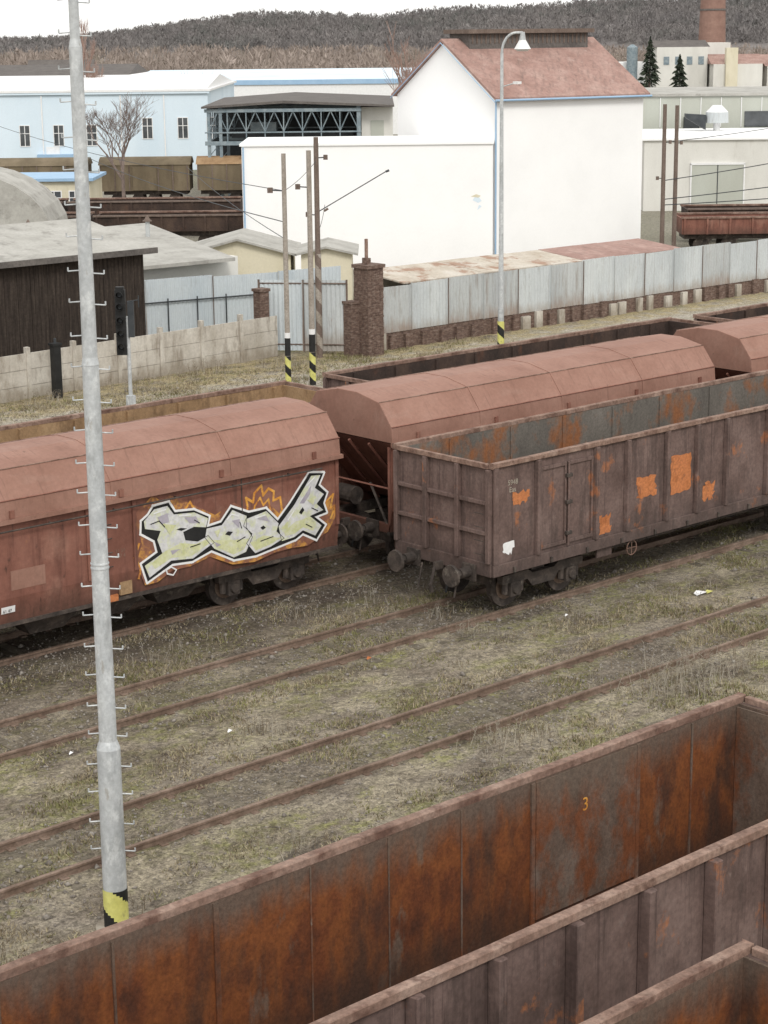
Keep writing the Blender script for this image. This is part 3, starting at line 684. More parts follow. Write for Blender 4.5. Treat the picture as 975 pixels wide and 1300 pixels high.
while x<47.6:
    y=58.75+(x-35)*.075; jj=random.uniform(-.05,.04)
    y2=y+.075*2
    for k in range(3):
        yo=random.uniform(-.015,.015)
        b.hexa([(x+.08,y+yo,GZ-.1+k*.58),(x+1.96,y2+yo,GZ-.1+k*.58),(x+1.96,y2+.07,GZ-.1+k*.58),(x+.08,y+.07,GZ-.1+k*.58),(x+.08,y+yo,GZ-.1+k*.58+.565),(x+1.96,y2+yo,GZ-.1+k*.58+.565),(x+1.96,y2+.07,GZ-.1+k*.58+.565),(x+.08,y+.07,GZ-.1+k*.58+.565)],'conc')
    b.box(x-.08,x+.075,y-.06,y+.13,GZ-.1,1.72+jj,'conc'); x+=2.04
b.obj('panels',r)
r=root('signal_cabinet_post',(37.2,58.3,0)); b=MB(); b.box(-.14,.14,-.14,.14,GZ,1.75,'black'); b.box(-.18,.18,-.18,.18,1.75,1.83,'black'); b.cyl((0,0,1.83),(0,0,2.0),.05,.05,8,'dsteel'); b.obj('post',r)

# ------------------------------------------------------------------ sheds
r=root('wooden_shed'); b=MB()
x=18.0
while x<43.4:
    w_=random.uniform(.16,.2); x2=min(x+w_,43.4); b.box(x+.005,x2-.003,61.5+random.uniform(-.012,.012),61.56,GZ,4.35,'wood'); x=x2
b.box(18,43.3,61.57,61.7,GZ,4.3,'wood'); b.box(43.2,43.38,61.7,70.5,GZ,4.3,'wood')
b.obj('board_walls',r)
b=MB(); b.prism([(61.1,4.38),(66.0,5.2),(71,4.4),(71,4.5),(66.0,5.32),(61.1,4.5)],17.5,43.75,'roof'); b.box(17.5,43.77,61.02,61.098,4.28,4.5,'roofd'); b.obj('roof',r)
r=root('flat_roofed_shed'); b=MB(); b.box(44.6,53,67.9,77,GZ,2.9,'beige'); b.hexa([(44.3,67.2,2.85),(52.0,66.8,2.85),(55.0,77.5,3.5),(44.3,77.5,3.5),(44.3,67.2,3.0),(52.0,66.8,3.0),(55.0,77.5,3.62),(44.3,77.5,3.62)],'roof')
b.obj('walls_and_roof',r); b=MB()
for (x,y) in ((50,75.5),(52.4,73.8),(47.4,76),(46,73)):
    b.cyl((x,y,3.2),(x,y,4.1),.1,.1,8,'corr2'); b.cyl((x,y,4.1),(x,y,4.15),.22,.22,10,'poled'); b.cyl((x,y,4.15),(x,y,4.4),.16,.02,10,'poled')
b.obj('vent_pipes',r)
r=root('lean_to_shed'); b=MB()
x=54.0
while x<71.5:
    k='tile' if x>63.5 else 'patchroof'
    z=2.38+random.uniform(-.02,.02); w_=random.uniform(1.2,2.6); w_=min(w_,72-x)
    b.hexa([(x,58.2,z),(x+w_,58.2,z),(x+w_,61.0,z+.28),(x,61.0,z+.28),(x,58.2,z+.06),(x+w_,58.2,z+.06),(x+w_,61.0,z+.34),(x,61.0,z+.34)],k); x+=w_+.01
b.box(54,72,60.8,60.9,GZ,2.55,'conc'); b.box(54,72,58.4,58.5,GZ,2.3,'conc')
b.obj('roof_and_walls',r)

# ------------------------------------------------------------------ town (street grid: x = east, y = north of the yard footbridge)
def troot(name): return root(name,(0,0,0),GRID)
def garage(e0,e1,n0,n1,ze,zr,name='yellow_garage'):
    r=troot(name); b=MB(); m_=(e0+e1)/2
    b.prism([(e0,GZ),(e1,GZ),(e1,ze),(m_,zr),(e0,ze)],n0,n1,'yellow','y'); b.obj('walls',r); b=MB()
    for a,c in ((e0-.3,1),(e1+.3,-1)):
        b.hexa([(a,n0-.3,ze-.08),(m_,n0-.3,zr+.02),(m_,n1,zr+.02),(a,n1,ze-.08),(a,n0-.3,ze+.02),(m_,n0-.3,zr+.12),(m_,n1,zr+.12),(a,n1,ze+.02)],'roof')
    b.obj('roof',r)
garage(-9.3,-4.3,92,97,2.3,2.95); garage(-3.8,-1.4,92,96,2.3,2.55)
r=troot('white_gabled_building'); b=MB()
a=Vector((6.3,107,0)); bb=Vector((14.95,112.2,0)); dirx=(bb-a).normalized(); diry=Vector((-dirx.y,dirx.x,0)); Lx=(bb-a).length; Wy=10.2
def Q(u,v,z): q=a+dirx*u+diry*v; return (q.x,q.y,z)
ze=8.95; zr=11.9
b.poly([Q(0,0,GZ),Q(Lx,0,GZ),Q(Lx,0,ze),Q(0,0,ze)],'white')
b.poly([Q(0,0,GZ),Q(0,0,ze),Q(0,Wy/2,zr),Q(0,Wy,ze),Q(0,Wy,GZ)],'white')
b.poly([Q(Lx,0,GZ),Q(Lx,Wy,GZ),Q(Lx,Wy,ze),Q(Lx,Wy/2,zr),Q(Lx,0,ze)],'white')
b.poly([Q(0,Wy,GZ),Q(0,Wy,ze),Q(Lx,Wy,ze),Q(Lx,Wy,GZ)],'white')
b.obj('walls',r); b=MB()
for v0,v1,z0,z1 in ((-.3,Wy/2,ze-.12,zr+.05),(Wy+.3,Wy/2,ze-.12,zr+.05)):
    P=[Q(-.25,v0,z0),Q(Lx+.25,v0,z0),Q(Lx+.25,v1,z1),Q(-.25,v1,z1)]
    b.hexa(P+[(x,y,z+.14) for x,y,z in P],'tile')
b.obj('roof',r); b=MB()
v0,v1=Wy/2-1.0,Wy/2+1.0; u0,u1=1.0,Lx-.9
for uu0,uu1,vv0,vv1,z0,z1,k in ((u0,u1,v0,v1,zr-.7,zr+.45,'roofd'),(u0-.25,u1+.25,v0-.3,v1+.3,zr+.45,zr+.68,'poled')):
    P=[Q(uu0,vv0,z0),Q(uu1,vv0,z0),Q(uu1,vv1,z0),Q(uu0,vv1,z0)]; b.hexa(P+[(x,y,z1) for x,y,_ in P],k)
u=u0+.15
while u<u1: 
    P=[Q(u,v0-.03,zr-.1),Q(u+.08,v0-.03,zr-.1),Q(u+.08,v0-.003,zr-.1),Q(u,v0-.003,zr-.1)]; b.hexa(P+[(x,y,zr+.4) for x,y,_ in P],'poled'); u+=.3
b.obj('ridge_vent',r); b=MB()
b.cyl(Q(-.08,-.1,.5),Q(-.08,-.1,ze-.1),.05,.05,8,'blue')
b.cyl(Q(-.3,-.38,ze-.12),Q(Lx+.3,-.38,ze-.12),.06,.06,8,'blue')
for v0,v1,z0,z1 in ((-.3,Wy/2,ze-.2,zr-.03),(Wy+.3,Wy/2,ze-.2,zr-.03)): b.beam(Q(-.3,v0,z0),Q(-.3,v1,z1),.04,'blue')
b.obj('gutters_and_downpipe',r)
r=troot('white_flat_annexe'); b=MB(); b.box(-7.5,6.1,106.4,113.5,GZ,6.55,'white'); b.box(-7.6,6.15,106.3,113.6,6.552,6.68,'white'); b.cyl((-7.4,106.25,0),(-7.4,106.25,6.5),.05,.05,6,'blue')
b.obj('walls_and_roof',r)
b=MB(); b.poly([(5.0,106.39,3.55),(5.3,106.39,3.4),(5.5,106.39,3.5),(5.35,106.39,3.7),(5.15,106.39,3.75)],'ltblue'); b.poly([(4.9,106.388,3.75),(5.2,106.388,3.87),(5.45,106.388,3.78),(5.3,106.388,3.68)],'yellow'); b.poly([(5.25,106.387,3.0),(5.5,106.387,3.22),(5.35,106.387,3.3)],'ltblue'); b.obj('painted_mark',r)
def window(b,x,y,z,w_,h_,frame='whp'):
    b.box(x-w_/2,x+w_/2,y-.004,y+.05,z,z+h_,'glass')
    t=.07
    b.box(x-w_/2-t,x-w_/2,y-.06,y+.05,z-t,z+h_+t,frame); b.box(x+w_/2,x+w_/2+t,y-.06,y+.05,z-t,z+h_+t,frame)
    b.box(x-w_/2,x+w_/2,y-.06,y+.05,z-t,z,frame); b.box(x-w_/2,x+w_/2,y-.06,y+.05,z+h_,z+h_+t,frame)
    b.box(x-.035,x+.035,y-.04,y-.005,z,z+h_,frame); b.box(x-w_/2,x+w_/2,y-.035,y-.006,z+h_*.6,z+h_*.6+.06,frame)
r=troot('pale_blue_factory_hall'); b=MB()
b.box(-75,-16.5,190,225,GZ,7.3,'ltblue'); b.obj('walls',r)
b=MB()
b.box(-75.3,-16.2,189.7,225.3,7.302,7.5,'whp'); b.box(-75.2,-16.3,189.75,189.9,7.1,7.30,'ltblue')
b.prism([(190,7.502),(207,8.6),(225,7.502)],-52,-16.6,'whp')
b.obj('roof',r); b=MB()
for px in (27,70,112,183,228,265,-20,-60,-100,-150): window(b,(px-478)*190/2506,190,2.3 if px<150 else 2.9,.9,1.9)
b.box(-33,-29,189.2,189.98,1.2,1.5,'blue'); b.box(-32.2,-30.9,189.9,189.98,GZ,2.2,'whp')
for px in (50,150,205): 
    x=(px-478)*190/2506; b.box(x-.06,x+.06,189.88,189.98,GZ,7.0,'whp')
b.obj('windows',r)
r=troot('blue_roofed_warehouse'); b=MB(); b.box(-32,6,255,300,GZ,6.3,'whp'); b.box(-32.2,6.2,254.8,300,6.302,6.9,'blue'); b.prism([(255,6.902),(278,7.9),(300,6.902)],-32,6,'ltblue')
b.box(-60,-32.5,285,310,GZ,7.2,'white'); b.prism([(285,7.2),(297,8.6),(310,7.2)],-60,-36,'roofd')
b.obj('walls_and_roof',r)
for (x,y,w_,h) in ((-88,330,12,5),(-62,350,11,5.5),(-70,290,9,4.5)):
    r=troot('distant_house'); b=MB(); b.box(x,x+w_,y,y+8,GZ,h,'beige'); b.obj('walls',r); b=MB(); b.prism([(y-.4,h),(y+4,h+3.2),(y+8.4,h)],x-.4,x+w_+.4,'roofd'); b.obj('roof',r)
r=troot('crane_gantry_hall'); b=MB(); x0,x1,y0,y1=-13.0,-1.6,150,172
for yy in (y0,y0+7.3,y0+14.6,y1):
    for xx in (x0,x0+.9): b.box(xx-.12,xx+.12,yy-.12,yy+.12,GZ,7.2,'steelb')
    for zz in np.arange(.5,4,1.0): b.beam((x0,yy,zz),(x0+.9,yy,zz+1),.05,'steelb')
    b.box(x1-.15,x1+.15,yy-.12,yy+.12,GZ,7.2,'steelb')
b.obj('columns',r); b=MB()
for yy in (y0-.1,y0+7,y1):
    b.box(x0-.3,x1+.2,yy-.1,yy+.1,6.75,7.0,'steelb'); b.box(x0-.3,x1+.2,yy-.1,yy+.1,4.3,4.6,'steelb'); b.box(x0-.3,x1+.2,yy-.08,yy+.08,5.2,5.3,'steelb')
    n=8; dx=(x1-x0)/n
    for i in range(n):
        xa=x0+i*dx; b.beam((xa,yy,5.3),(xa+dx/2,yy,6.8),.06,'steelb'); b.beam((xa+dx/2,yy,6.8),(xa+dx,yy,5.3),.06,'steelb'); b.box(xa-.04,xa+.04,yy-.05,yy+.05,4.6,6.8,'steelb')
for xx in (x0,x1):
    b.box(xx-.1,xx+.1,y0,y1,6.75,7.0,'steelb'); b.box(xx-.1,xx+.1,y0,y1,4.3,4.6,'steelb')
    for i in range(12):
        ya=y0+i*(y1-y0)/12; b.beam((xx,ya,4.6),(xx,ya+(y1-y0)/12,6.8),.07,'steelb')
b.obj('lattice_girders',r); b=MB()
b.prism([(x0-.5,7.05),((x0+x1)/2,7.4),(x1+2.7,7.05),(x1+2.7,7.2),((x0+x1)/2,7.6),(x0-.5,7.2)],y0-.5,y1+.5,'roofd','y')
b.box(x0-.3,x1,y0+12,y1-.2,GZ,6.7,'dsteel')
b.obj('roof',r); b=MB(); b.box(x1+.2,x1+2.6,y0+1,y1,GZ,7.0,'beige'); b.box(x1+.9,x1+1.9,y0+.94,y0+.99,1,6,'greygreen'); b.obj('side_wall',r)
b=MB(); b.box(x0+1.5,x1-.5,y0+3,y0+5,4.7,5.2,'dsteel'); b.box(x0+3,x0+5,y0+2.5,y0+5.2,5.2,5.9,'steelb'); b.obj('overhead_crane',r)
def cov(x0_,x1_,n,k):
    r=troot('covered_freight_wagon'); b=MB(); b.box(x0_,x1_,n,n+2.8,1.0,2.95,k); 
    pr=[(n-.08+2.96*i/8, 2.95+.55*math.sin(math.pi*i/8)) for i in range(9)]
    b.prism(pr,x0_-.1,x1_+.1,'tanin' if x0_>-15 else 'covw')
    x=x0_
    while x<x1_: b.box(x,x+.08,n-.06,n-.003,1.0,2.95,'poled'); x+=1.1
    b.box((x0_+x1_)/2-.9,(x0_+x1_)/2+.9,n-.09,n-.062,1.05,2.8,'beige' if x0_<-30 else 'covw')
    b.obj('body',r); b=MB(); b.box(x0_+.2,x1_-.2,n+.4,n+2.4,.7,.99,'under')
    for x in (x0_+1.2,x0_+2.8,x1_-2.8,x1_-1.2):
        for yy in (n+.5,n+2.1): b.cyl((x,yy,.36),(x,yy+.12,.36),.46,.46,16,'under')
    b.obj('running_gear',r)
cov(-21.3,-14.5,149,'covw'); cov(-13.9,-3,149,'covw'); cov(-36,-22.3,149,'covw')
r=troot('yellow_gatehouse'); b=MB(); b.box(-26.5,-19.6,132,138,GZ,3.0,'yellow'); b.box(-26.8,-19.3,131.7,138.3,3.002,3.2,'blue'); window(b,-22,132,1.2,.9,1.1); window(b,-20.6,132,1.2,.7,1.1); b.obj('walls_and_roof',r)
r=troot('barrel_roof_store'); b=MB()
pr=[(-23.6+5.4*math.cos(math.pi*i/14), 1.6+3.7*math.sin(math.pi*i/14)) for i in range(15)]+[(-29.0,GZ),(-18.2,GZ)]
b.prism(pr,108,114,'roof','y'); b.obj('vault',r)
def dwag(x0_,x1_,n,k='darkin',h=2.3):
    r=troot('open_freight_wagon'); b=MB(); b.box(x0_,x1_,n,n+.1,1.0,h,k); b.box(x0_,x1_,n+2.7,n+2.8,1.0,h,k); b.box(x0_,x0_+.1,n+.101,n+2.699,1.0,h,k); b.box(x1_-.1,x1_,n+.101,n+2.699,1.0,h,k); b.box(x0_+.1,x1_-.1,n+.1,n+2.7,1.0,1.1,'darkin')
    x=x0_+.1
    while x<x1_: b.box(x,x+.12,n-.09,n-.003,1.0,h,k); x+=1.3
    b.box(x0_-.05,x1_+.05,n-.1,n+.15,h+.002,h+.1,'chord' if k!='darkin' else 'poled'); b.box(x0_-.05,x1_+.05,n+2.65,n+2.9,h+.002,h+.1,'chord')
    b.obj('body',r); b=MB(); b.box(x0_+.2,x1_-.2,n+.4,n+2.4,.7,.99,'under')
    for x in (x0_+1.2,x0_+2.8,x1_-2.8,x1_-1.2):
        for yy in (n+.5,n+2.1): b.cyl((x,yy,.36),(x,yy+.12,.36),.46,.46,16,'under')
    b.obj('running_gear',r)
dwag(-17.2,-7.8,117,h=1.9); dwag(-28,-17.6,117,h=1.9); dwag(-20,-9,125,h=2.1); dwag(-31,-20.4,125,h=2.1); dwag(17.3,30.5,112,'hop',1.9); dwag(31,44,112,'hop',1.9); dwag(18.5,30,117.5,'darkin',1.9)
r=troot('concrete_depot'); b=MB(); b.box(18.8,60,140,154,GZ,4.85,'beige'); b.box(18.6,60,139.8,154,4.852,5.0,'white'); b.box(19.5,60,156,175,GZ,7.4,'greygreen'); b.box(19.3,60,155.8,175,7.402,7.6,'roof')
for x in (29,34,39): b.box(x,x+.15,139.9,139.998,GZ,4.7,'greygreen')
b.obj('walls',r); b=MB()
b.box(22.2,25.9,139.9,139.99,GZ,3.1,'greygreen'); b.box(24.02,24.08,139.87,139.898,GZ,3.1,'dsteel'); b.box(22.1,22.2,139.85,139.99,GZ,3.2,'whp'); b.box(25.9,26.0,139.85,139.99,GZ,3.2,'whp'); b.box(22.1,26,139.85,139.99,3.102,3.25,'whp')
b.box(24.0,25.2,155.6,155.99,4.9,5.8,'dsteel'); b.box(28.8,31,155.9,155.99,5,6.2,'glass')
for x in np.arange(20.5,34,1.6): b.box(x,x+.06,155.93,155.99,5,7.3,'whp')
b.obj('doors_and_windows',r); b=MB()
b.cyl((25.6,150,5.0),(25.6,150,5.6),.25,.25,12,'whp'); b.cyl((25.6,150,5.6),(25.6,150,6.4),.9,.85,16,'corr'); b.cyl((25.6,150,6.4),(25.6,150,6.9),.85,.35,16,'whp')
b.hexa([(23.2,149.5,6.0),(24.7,149.5,5.1),(24.7,150.5,5.1),(23.2,150.5,6.0),(23.2,149.5,6.3),(24.7,149.5,6.2),(24.7,150.5,6.2),(23.2,150.5,6.3)],'dsteel'); b.obj('roof_ventilator',r)
r=troot('factory_chimney'); b=MB(); b.cyl((76,455,GZ),(76,455,36),3.4,2.3,24,'chim'); 
for z in (17,20.5,24): b.cyl((76,455,z),(76,455,z+.4),3.0,2.95,24,'roofd')
b.obj('shaft',r)
r=troot('distant_factory'); b=MB()
b.box(60,71,430,445,GZ,9.2,'beige'); b.prism([(430,9.2),(437,10.6),(445,9.2)],59.5,71.5,'roofd')
b.box(71.5,82,425,440,GZ,5.6,'beige'); b.prism([(425,5.6),(432,7.6),(440,5.6)],71,82.5,'tile')
b.box(68,78,442,450,GZ,10.0,'beige'); b.box(84,110,430,445,GZ,5,'beige'); b.prism([(430,5),(437,7.4),(445,5)],83.5,110.5,'tile'); b.box(52,59,440,448,GZ,6,'white')
b.box(74,76.5,424,426,GZ,9.0,'yellow')
for x in (61.5,64,66.5,69): b.box(x,x+1.2,429.9,429.99,5.5,7.2,'steelb')
b.obj('walls_and_roofs',r)
r=troot('blue_storage_tank'); b=MB(); b.cyl((55.7,438,GZ),(55.7,438,9.2),1.2,1.2,18,'steelb'); b.cyl((55.7,438,9.2),(55.7,438,9.8),1.2,.3,18,'steelb'); b.obj('shell',r)

# ------------------------------------------------------------------ trees
def btree(name,n,e,h,seed,k='bark',spread=.5,depth=6,up=.3,r0=None):
    rnd=random.Random(seed); r=troot(name); b=MB()
    def br(p,d,l,rad,dep):
        q=p+d*l; b.cyl(p,q,rad,rad*.68,5 if dep>3 else 3,k,caps=False)
        if dep==0: return
        m=3 if dep>2 else 4
        for i in range(m):
            a=rnd.uniform(0,2*math.pi); s=rnd.uniform(.5,1.1)*spread
            nd=(d+Vector((math.cos(a)*s,math.sin(a)*s,rnd.uniform(-.1,.2)+up))).normalized()
            st=p.lerp(q,rnd.uniform(.55,1)) if i else q
            br(st,nd,l*rnd.uniform(.62,.85),max(.008,rad*rnd.uniform(.5,.65)),dep-1)
    br(Vector((e,n,GZ-.1)),Vector((0,0,1)),h*.28,r0 or h*.02,depth)
    b.obj('trunk_and_branches',r)
btree('bare_tree',144,-18.9,10.5,3,'bark',.8,6,.2,.17)
btree('bare_tree',205,-30,14,5,'twigr',.32,6,.45)
btree('bare_tree',128,3.2,13.0,8,'twigr',.5,5,.3) 
btree('bare_tree',230,-20,10,9,'twigr',.7,5,.2)
btree('bare_tree',400,88,13,10,'bark',.6,5,.2)
btree('bare_tree',420,45,12,12,'bark',.7,5,.2)
btree('bare_tree',85,-8.2,2.6,11,'bark',.7,5,.2)
def conifer(n,e,h,w_,seed):
    rnd=random.Random(seed); r=troot('pine_tree'); b=MB(); b.cyl((e,n,GZ),(e,n,h*.98),.25,.03,6,'bark')
    for i in range(620):
        t=rnd.random()**.8; z=h*(.1+.88*t); R=w_*(1-t)**.85*rnd.uniform(.35,1.15)*(1+.25*math.sin(z*5)); a=rnd.uniform(0,6.283)
        c=Vector((e+R*.6*math.cos(a),n+R*.6*math.sin(a),z)); d=Vector((math.cos(a),math.sin(a),-.25)); u=Vector((-math.sin(a),math.cos(a),.1))
        l=.3+R*.4; b.poly([c-d*l*.6+u*.12*l,c+d*l*.7,c-d*l*.2-u*.5*l],'conif'); b.poly([c-d*l*.4,c+d*l*.6+Vector((0,0,-.2)),c+Vector((0,0,.3*l))],'conif')
    b.obj('crown',r)
conifer(415,56.5,11.8,2.9,1); conifer(420,63.5,8,2.3,2)
def woodland(name,spots,k,m=90,sz=.10,wd=.014,r_=.36):
    vs=[];fs=[];n=0
    for (e,no,h,zb) in spots:
        w_=h*r_
        a=np.random.rand(m)*6.283; t=np.random.rand(m)
        R=w_*np.sqrt(np.random.rand(m))*np.sin(np.pi*np.clip(t*.85+.12,0,1))**.6
        c=np.stack([e+R*np.cos(a),no+R*np.sin(a),zb+h*(.15+.8*t)],1)
        d=np.stack([np.cos(a)*.9*np.random.rand(m),np.sin(a)*.9*np.random.rand(m),.3+np.random.rand(m)],1)*(h*sz*(.4+np.random.rand(m)))[:,None]
        s=np.random.randn(m,3)*h*wd
        vs.append(np.stack([c-d*.6-s,c+d,c-d*.6+s],1).reshape(-1,3)); fs.append(np.arange(m*3).reshape(-1,3)+n); n+=m*3
        tr=np.array([[e-.12,no,zb-1],[e+.12,no,zb-1],[e,no,zb+h*.85]]); vs.append(tr); fs.append(np.arange(3).reshape(1,3)+n); n+=3
    v=np.concatenate(vs); X=v[:,1]*math.cos(TH)+v[:,0]*math.sin(TH); Y=v[:,1]*math.sin(TH)-v[:,0]*math.cos(TH)
    return npmesh(name,np.stack([X,Y,v[:,2]],1),np.concatenate(fs),[k])
sp=[]
for i in range(2300):
    no=random.uniform(370,720); e=random.uniform(-.32,.30)*no
    if 45<e<115 and no<470: continue
    sp.append((e,no,random.uniform(4.5,10.5)*(1 if e<0 else .9),GZ))
woodland('distant_woodland',sp,'twigf')
xsx=[-1200,-600,-200,0,130,200,290,340,420,480,540,600,660,720,780,850,975,1400,2400]
zzh=[11,11.5,11.5,11.5,12.8,18,26,28.5,27,25,28.5,30.5,31,34.5,36,35,37,38,36]
esh=[.6*(x-482) for x in xsx]
def hillz(e,n):
    t=min(1,max(0,(n-780)/720.)); t=t*t*(3-2*t)
    h=(np.interp(e,esh,zzh)-3.5)*t
    return h+(noise.noise(Vector((e*.05,n*.05,0)))*2.5+noise.noise(Vector((e*.012,n*.012,4)))*3)*min(1,t*3)*.6*(1 if e>-180 else .3)
def hill():
    E=np.arange(-1200,1300,6.0); Nn=np.concatenate([np.arange(780,1500,16),np.arange(1500,1560,6),np.arange(1560,2000,40)])
    vs=[]
    for n in Nn:
        for e in E:
            hgt=hillz(e,n)
            if n>1560: hgt-= (n-1560)*.02
            vs.append((n*math.cos(TH)+e*math.sin(TH),n*math.sin(TH)-e*math.cos(TH),GZ-1+hgt))
    nx=len(E); ny=len(Nn); a_=np.arange((ny-1)*nx).reshape(ny-1,nx)[:,:-1].ravel()
    npmesh('wooded_hills',np.array(vs),np.stack([a_,a_+1,a_+nx+1,a_+nx],1),['hill'])
hill()
sp=[]
for i in range(6500):
    no=random.uniform(1000,1540); e=random.uniform(-.23,.24)*no
    sp.append((e,no,random.uniform(3.5,8.5),GZ-1.5+hillz(e,no)))
woodland('hill_woodland',sp,'hillt',m=40,sz=.17,wd=.035,r_=.5)

# ------------------------------------------------------------------ grass, weeds, stones
def yard_grass():
    cnt=0; N_=90000; out=[];mi=[]; tries=0
    while cnt<N_ and tries<400000:
        tries+=1
        x=random.uniform(8,58); 
        y=random.uniform(19.5,33) if random.random()<.86 else random.uniform(52.5,59)
        if y>50 and x<28: continue
        if y<33 and x>10+ (y-19)*.2+30: continue
        d=noise.noise(Vector((x*.45,y*.8,2)))+.6*noise.noise(Vector((x*1.7,y*1.7,9)))
        if min(abs(y-r_) for r_ in RAILS)<.07: continue
        pr=.10+1.0*d
        if y>50: pr+=.35
        if random.random()>pr: continue
        g=noise.noise(Vector((x*.35,y*.6,21)))
        k=0 if random.random()<.52-g*.8 else 1
        if random.random()<.25: k=2
        h=random.uniform(.025,.08)*(1+max(0,d)*.9) * (1.0 if y<50 else 1.5)
        for j in range(2):
            a=random.uniform(0,6.283); w_=random.uniform(.006,.017); lx=random.uniform(-.9,.9)*h; ly=random.uniform(-.9,.9)*h
            xx=x+random.uniform(-.05,.05); yy=y+random.uniform(-.05,.05); z=gh(xx,yy)-.01
            out.append(((xx-math.cos(a)*w_,yy-math.sin(a)*w_,z),(xx+math.cos(a)*w_,yy+math.sin(a)*w_,z),(xx+lx,yy+ly,z+h))); mi.append(k)
        cnt+=1
    v=np.array(out).reshape(-1,3); f=np.arange(len(v)).reshape(-1,3)
    npmesh('grass',v,f,['dry','olive','brownb'],np.array(mi))
yard_grass()
def weeds():
    out=[];mi=[]
    cl=[(28.6,23.1,1.3,170,.5),(29.6,22.8,1.0,130,.45),(27.6,22.6,.9,60,.35),(23.7,23.1,.7,80,.42),(24.4,22.7,.6,50,.3),(20.9,26.6,.35,60,.25),(32.5,22.9,.8,50,.3),(12.5,22.4,1.0,70,.3),(27.5,31.2,1.2,70,.3),(26,31.6,.6,30,.4),
        (11,24,.6,40,.2),(18,22,.8,50,.25),(34,26.9,1,40,.25),(36.6,26.9,.6,30,.3),(28,28.2,.5,50,.3),(28.2,29.4,.4,40,.35),(30,27.2,.9,40,.25),(22,31.4,1.2,50,.25),(40,57,1.5,140,.5),(36,57.5,1.5,120,.4),(44,58.6,1.5,140,.5),(47,57.5,1.2,90,.4),(33,58,1,80,.4)]
    for i in range(60): cl.append((random.uniform(9,36),random.choice([random.uniform(21.5,23.2),random.uniform(25.6,28),random.uniform(30.6,32)]),random.uniform(.15,.5),random.randint(6,24),random.uniform(.10,.22)))
    for (cx,cy,R,n,h0) in cl:
        for i in range(n):
            x=cx+random.gauss(0,R*.5); y=cy+random.gauss(0,R*.35); z=gh(x,y); h=h0*random.uniform(.4,1.25)
            a=random.uniform(0,6.283); w_=.007; lx=random.uniform(-.35,.35)*h; ly=random.uniform(-.35,.35)*h; k=0 if random.random()<.6 else 1
            out.append(((x-math.cos(a)*w_,y-math.sin(a)*w_,z),(x+math.cos(a)*w_,y+math.sin(a)*w_,z),(x+lx,y+ly,z+h))); mi.append(k)
            for j in range(4):
                t=random.uniform(.4,.95); bx=x+lx*t;by=y+ly*t;bz=z+h*t; s=h*.22
                dx,dy=random.uniform(-s,s),random.uniform(-s,s)
                out.append(((bx,by,bz-.006),(bx,by,bz+.006),(bx+dx,by+dy,bz+s*random.uniform(.3,1)))); mi.append(k)
    v=np.array(out).reshape(-1,3); npmesh('dry_weeds',v,np.arange(len(v)).reshape(-1,3),['pale','brownb'],np.array(mi))
weeds()
def stones():
    base=np.array([(1,0,0),(-1,0,0),(0,1,0),(0,-1,0),(0,0,.7),(0,0,-.7)],float)
    fc=np.array([(0,2,4),(2,1,4),(1,3,4),(3,0,4),(2,0,5),(1,2,5),(3,1,5),(0,3,5)])
    vs=[];fs=[];n=0
    for i in range(26000):
        x=random.uniform(8,50); y=random.choice([random.gauss(24.4,.9),random.gauss(29.3,.9),random.gauss(33,1),random.uniform(20,33),random.uniform(52,58)])
        if min(abs(y-r_) for r_ in RAILS)<.08: continue
        s=random.uniform(.012,.036) if random.random()<.97 else random.uniform(.04,.08); m=base*s*np.random.uniform(.6,1.3,(6,3)); a=random.uniform(0,6.28); c,sn=math.cos(a),math.sin(a)
        m=np.stack([m[:,0]*c-m[:,1]*sn,m[:,0]*sn+m[:,1]*c,m[:,2]],1)+np.array([x,y,gh(x,y)+s*.2]); vs.append(m); fs.append(fc+n); n+=6
    npmesh('gravel_stones',np.concatenate(vs),np.concatenate(fs),['gravel'])
stones()
b=MB(); 
for (x,y,s,k) in ((33.8,26.6,.20,'whp'),(34.0,26.5,.12,'yel'),(20.5,26.9,.06,'whp'),(17.7,27.9,.05,'whp'),(25.2,28.3,.07,'orange'),(30.3,27.5,.05,'whp')):
    z=gh(x,y)+.03; b.poly([(x-s,y-s*.4,z),(x+s*.6,y-s*.6,z+.03),(x+s,y+s*.3,z),(x,y+s*.5,z+.05),(x-s*.7,y+s*.3,z+.01)],k)
b.obj('litter')

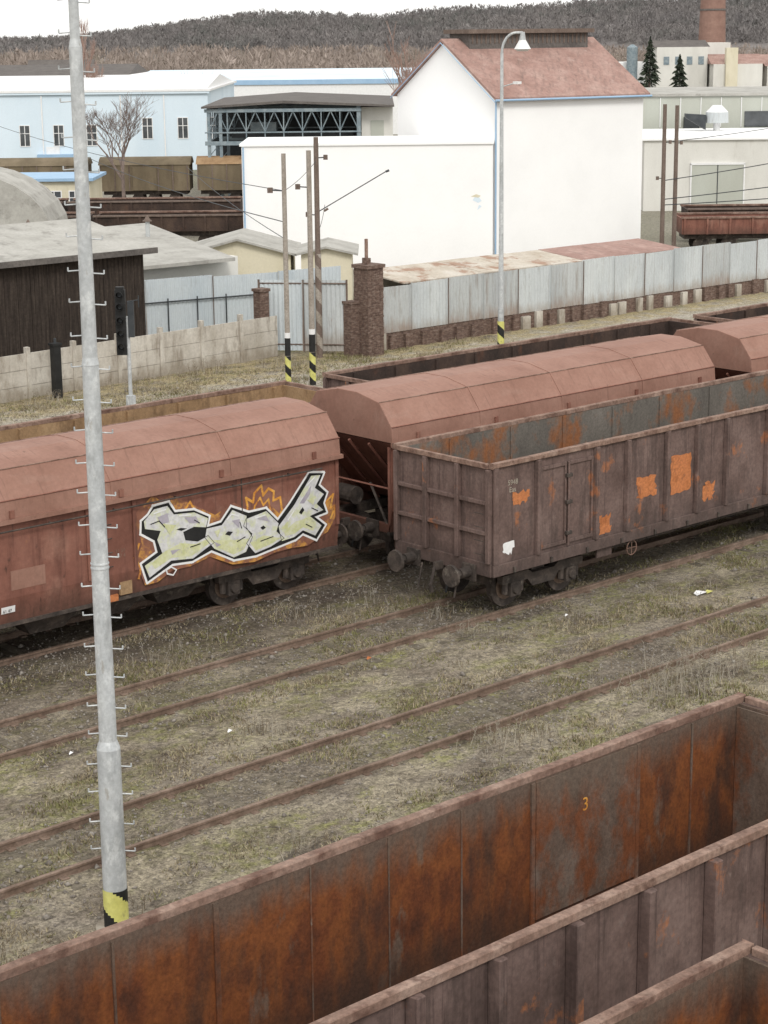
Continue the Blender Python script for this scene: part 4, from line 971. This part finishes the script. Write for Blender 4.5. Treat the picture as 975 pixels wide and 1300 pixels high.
# ------------------------------------------------------------------ light
w_=bpy.data.worlds.new('World'); SC.world=w_; w_.use_nodes=True; nt=w_.node_tree; bg=nt.nodes['Background']
sky=nt.nodes.new('ShaderNodeTexSky'); sky.sky_type='NISHITA'; sky.sun_disc=False
EL=math.radians(42)
sd=Vector((-.45,-.75,0)).normalized()
sky.sun_elevation=EL; sky.sun_rotation=math.atan2(sd.x,sd.y)
sky.air_density=1.0; sky.dust_density=2.0; sky.ozone_density=1.0
hs=nt.nodes.new('ShaderNodeHueSaturation'); hs.inputs['Saturation'].default_value=.2
mx=nt.nodes.new('ShaderNodeMix'); mx.data_type='RGBA'; mx.inputs[0].default_value=.82; mx.inputs[7].default_value=(9.2,9.1,8.85,1)  # overcast cloud layer
nt.links.new(sky.outputs[0],hs.inputs['Color']); nt.links.new(hs.outputs[0],mx.inputs[6]); nt.links.new(mx.outputs[2],bg.inputs['Color']); bg.inputs['Strength'].default_value=.15
sl=bpy.data.lights.new('Sun','SUN'); sl.energy=1.5; sl.angle=math.radians(16); sl.color=(1,.965,.91)
so=bpy.data.objects.new('Sun',sl); COL.objects.link(so)
dv=Vector((sd.x*math.cos(EL),sd.y*math.cos(EL),math.sin(EL)))
so.rotation_euler=dv.to_track_quat('Z','Y').to_euler()

# ------------------------------------------------------------------ camera
Fv=Vector((math.cos(TH)*math.cos(PITCH),math.sin(TH)*math.cos(PITCH),-math.sin(PITCH)))
R0=Vector((math.sin(TH),-math.cos(TH),0)); U0=R0.cross(Fv)
R=(R0*math.cos(ROLL)-U0*math.sin(ROLL)); U=(U0*math.cos(ROLL)+R0*math.sin(ROLL))
cam=bpy.data.cameras.new('Camera'); co=bpy.data.objects.new('Camera',cam); COL.objects.link(co)
mt=Matrix((R,U,-Fv)).transposed().to_4x4(); mt.translation=(0,0,H); co.matrix_world=mt
cam.sensor_fit='VERTICAL'; cam.sensor_height=24; cam.lens=24*F/1300; cam.clip_end=12000; cam.clip_start=.5
SC.camera=co
SC.view_settings.view_transform='Standard'; SC.view_settings.look='None'; SC.view_settings.exposure=0
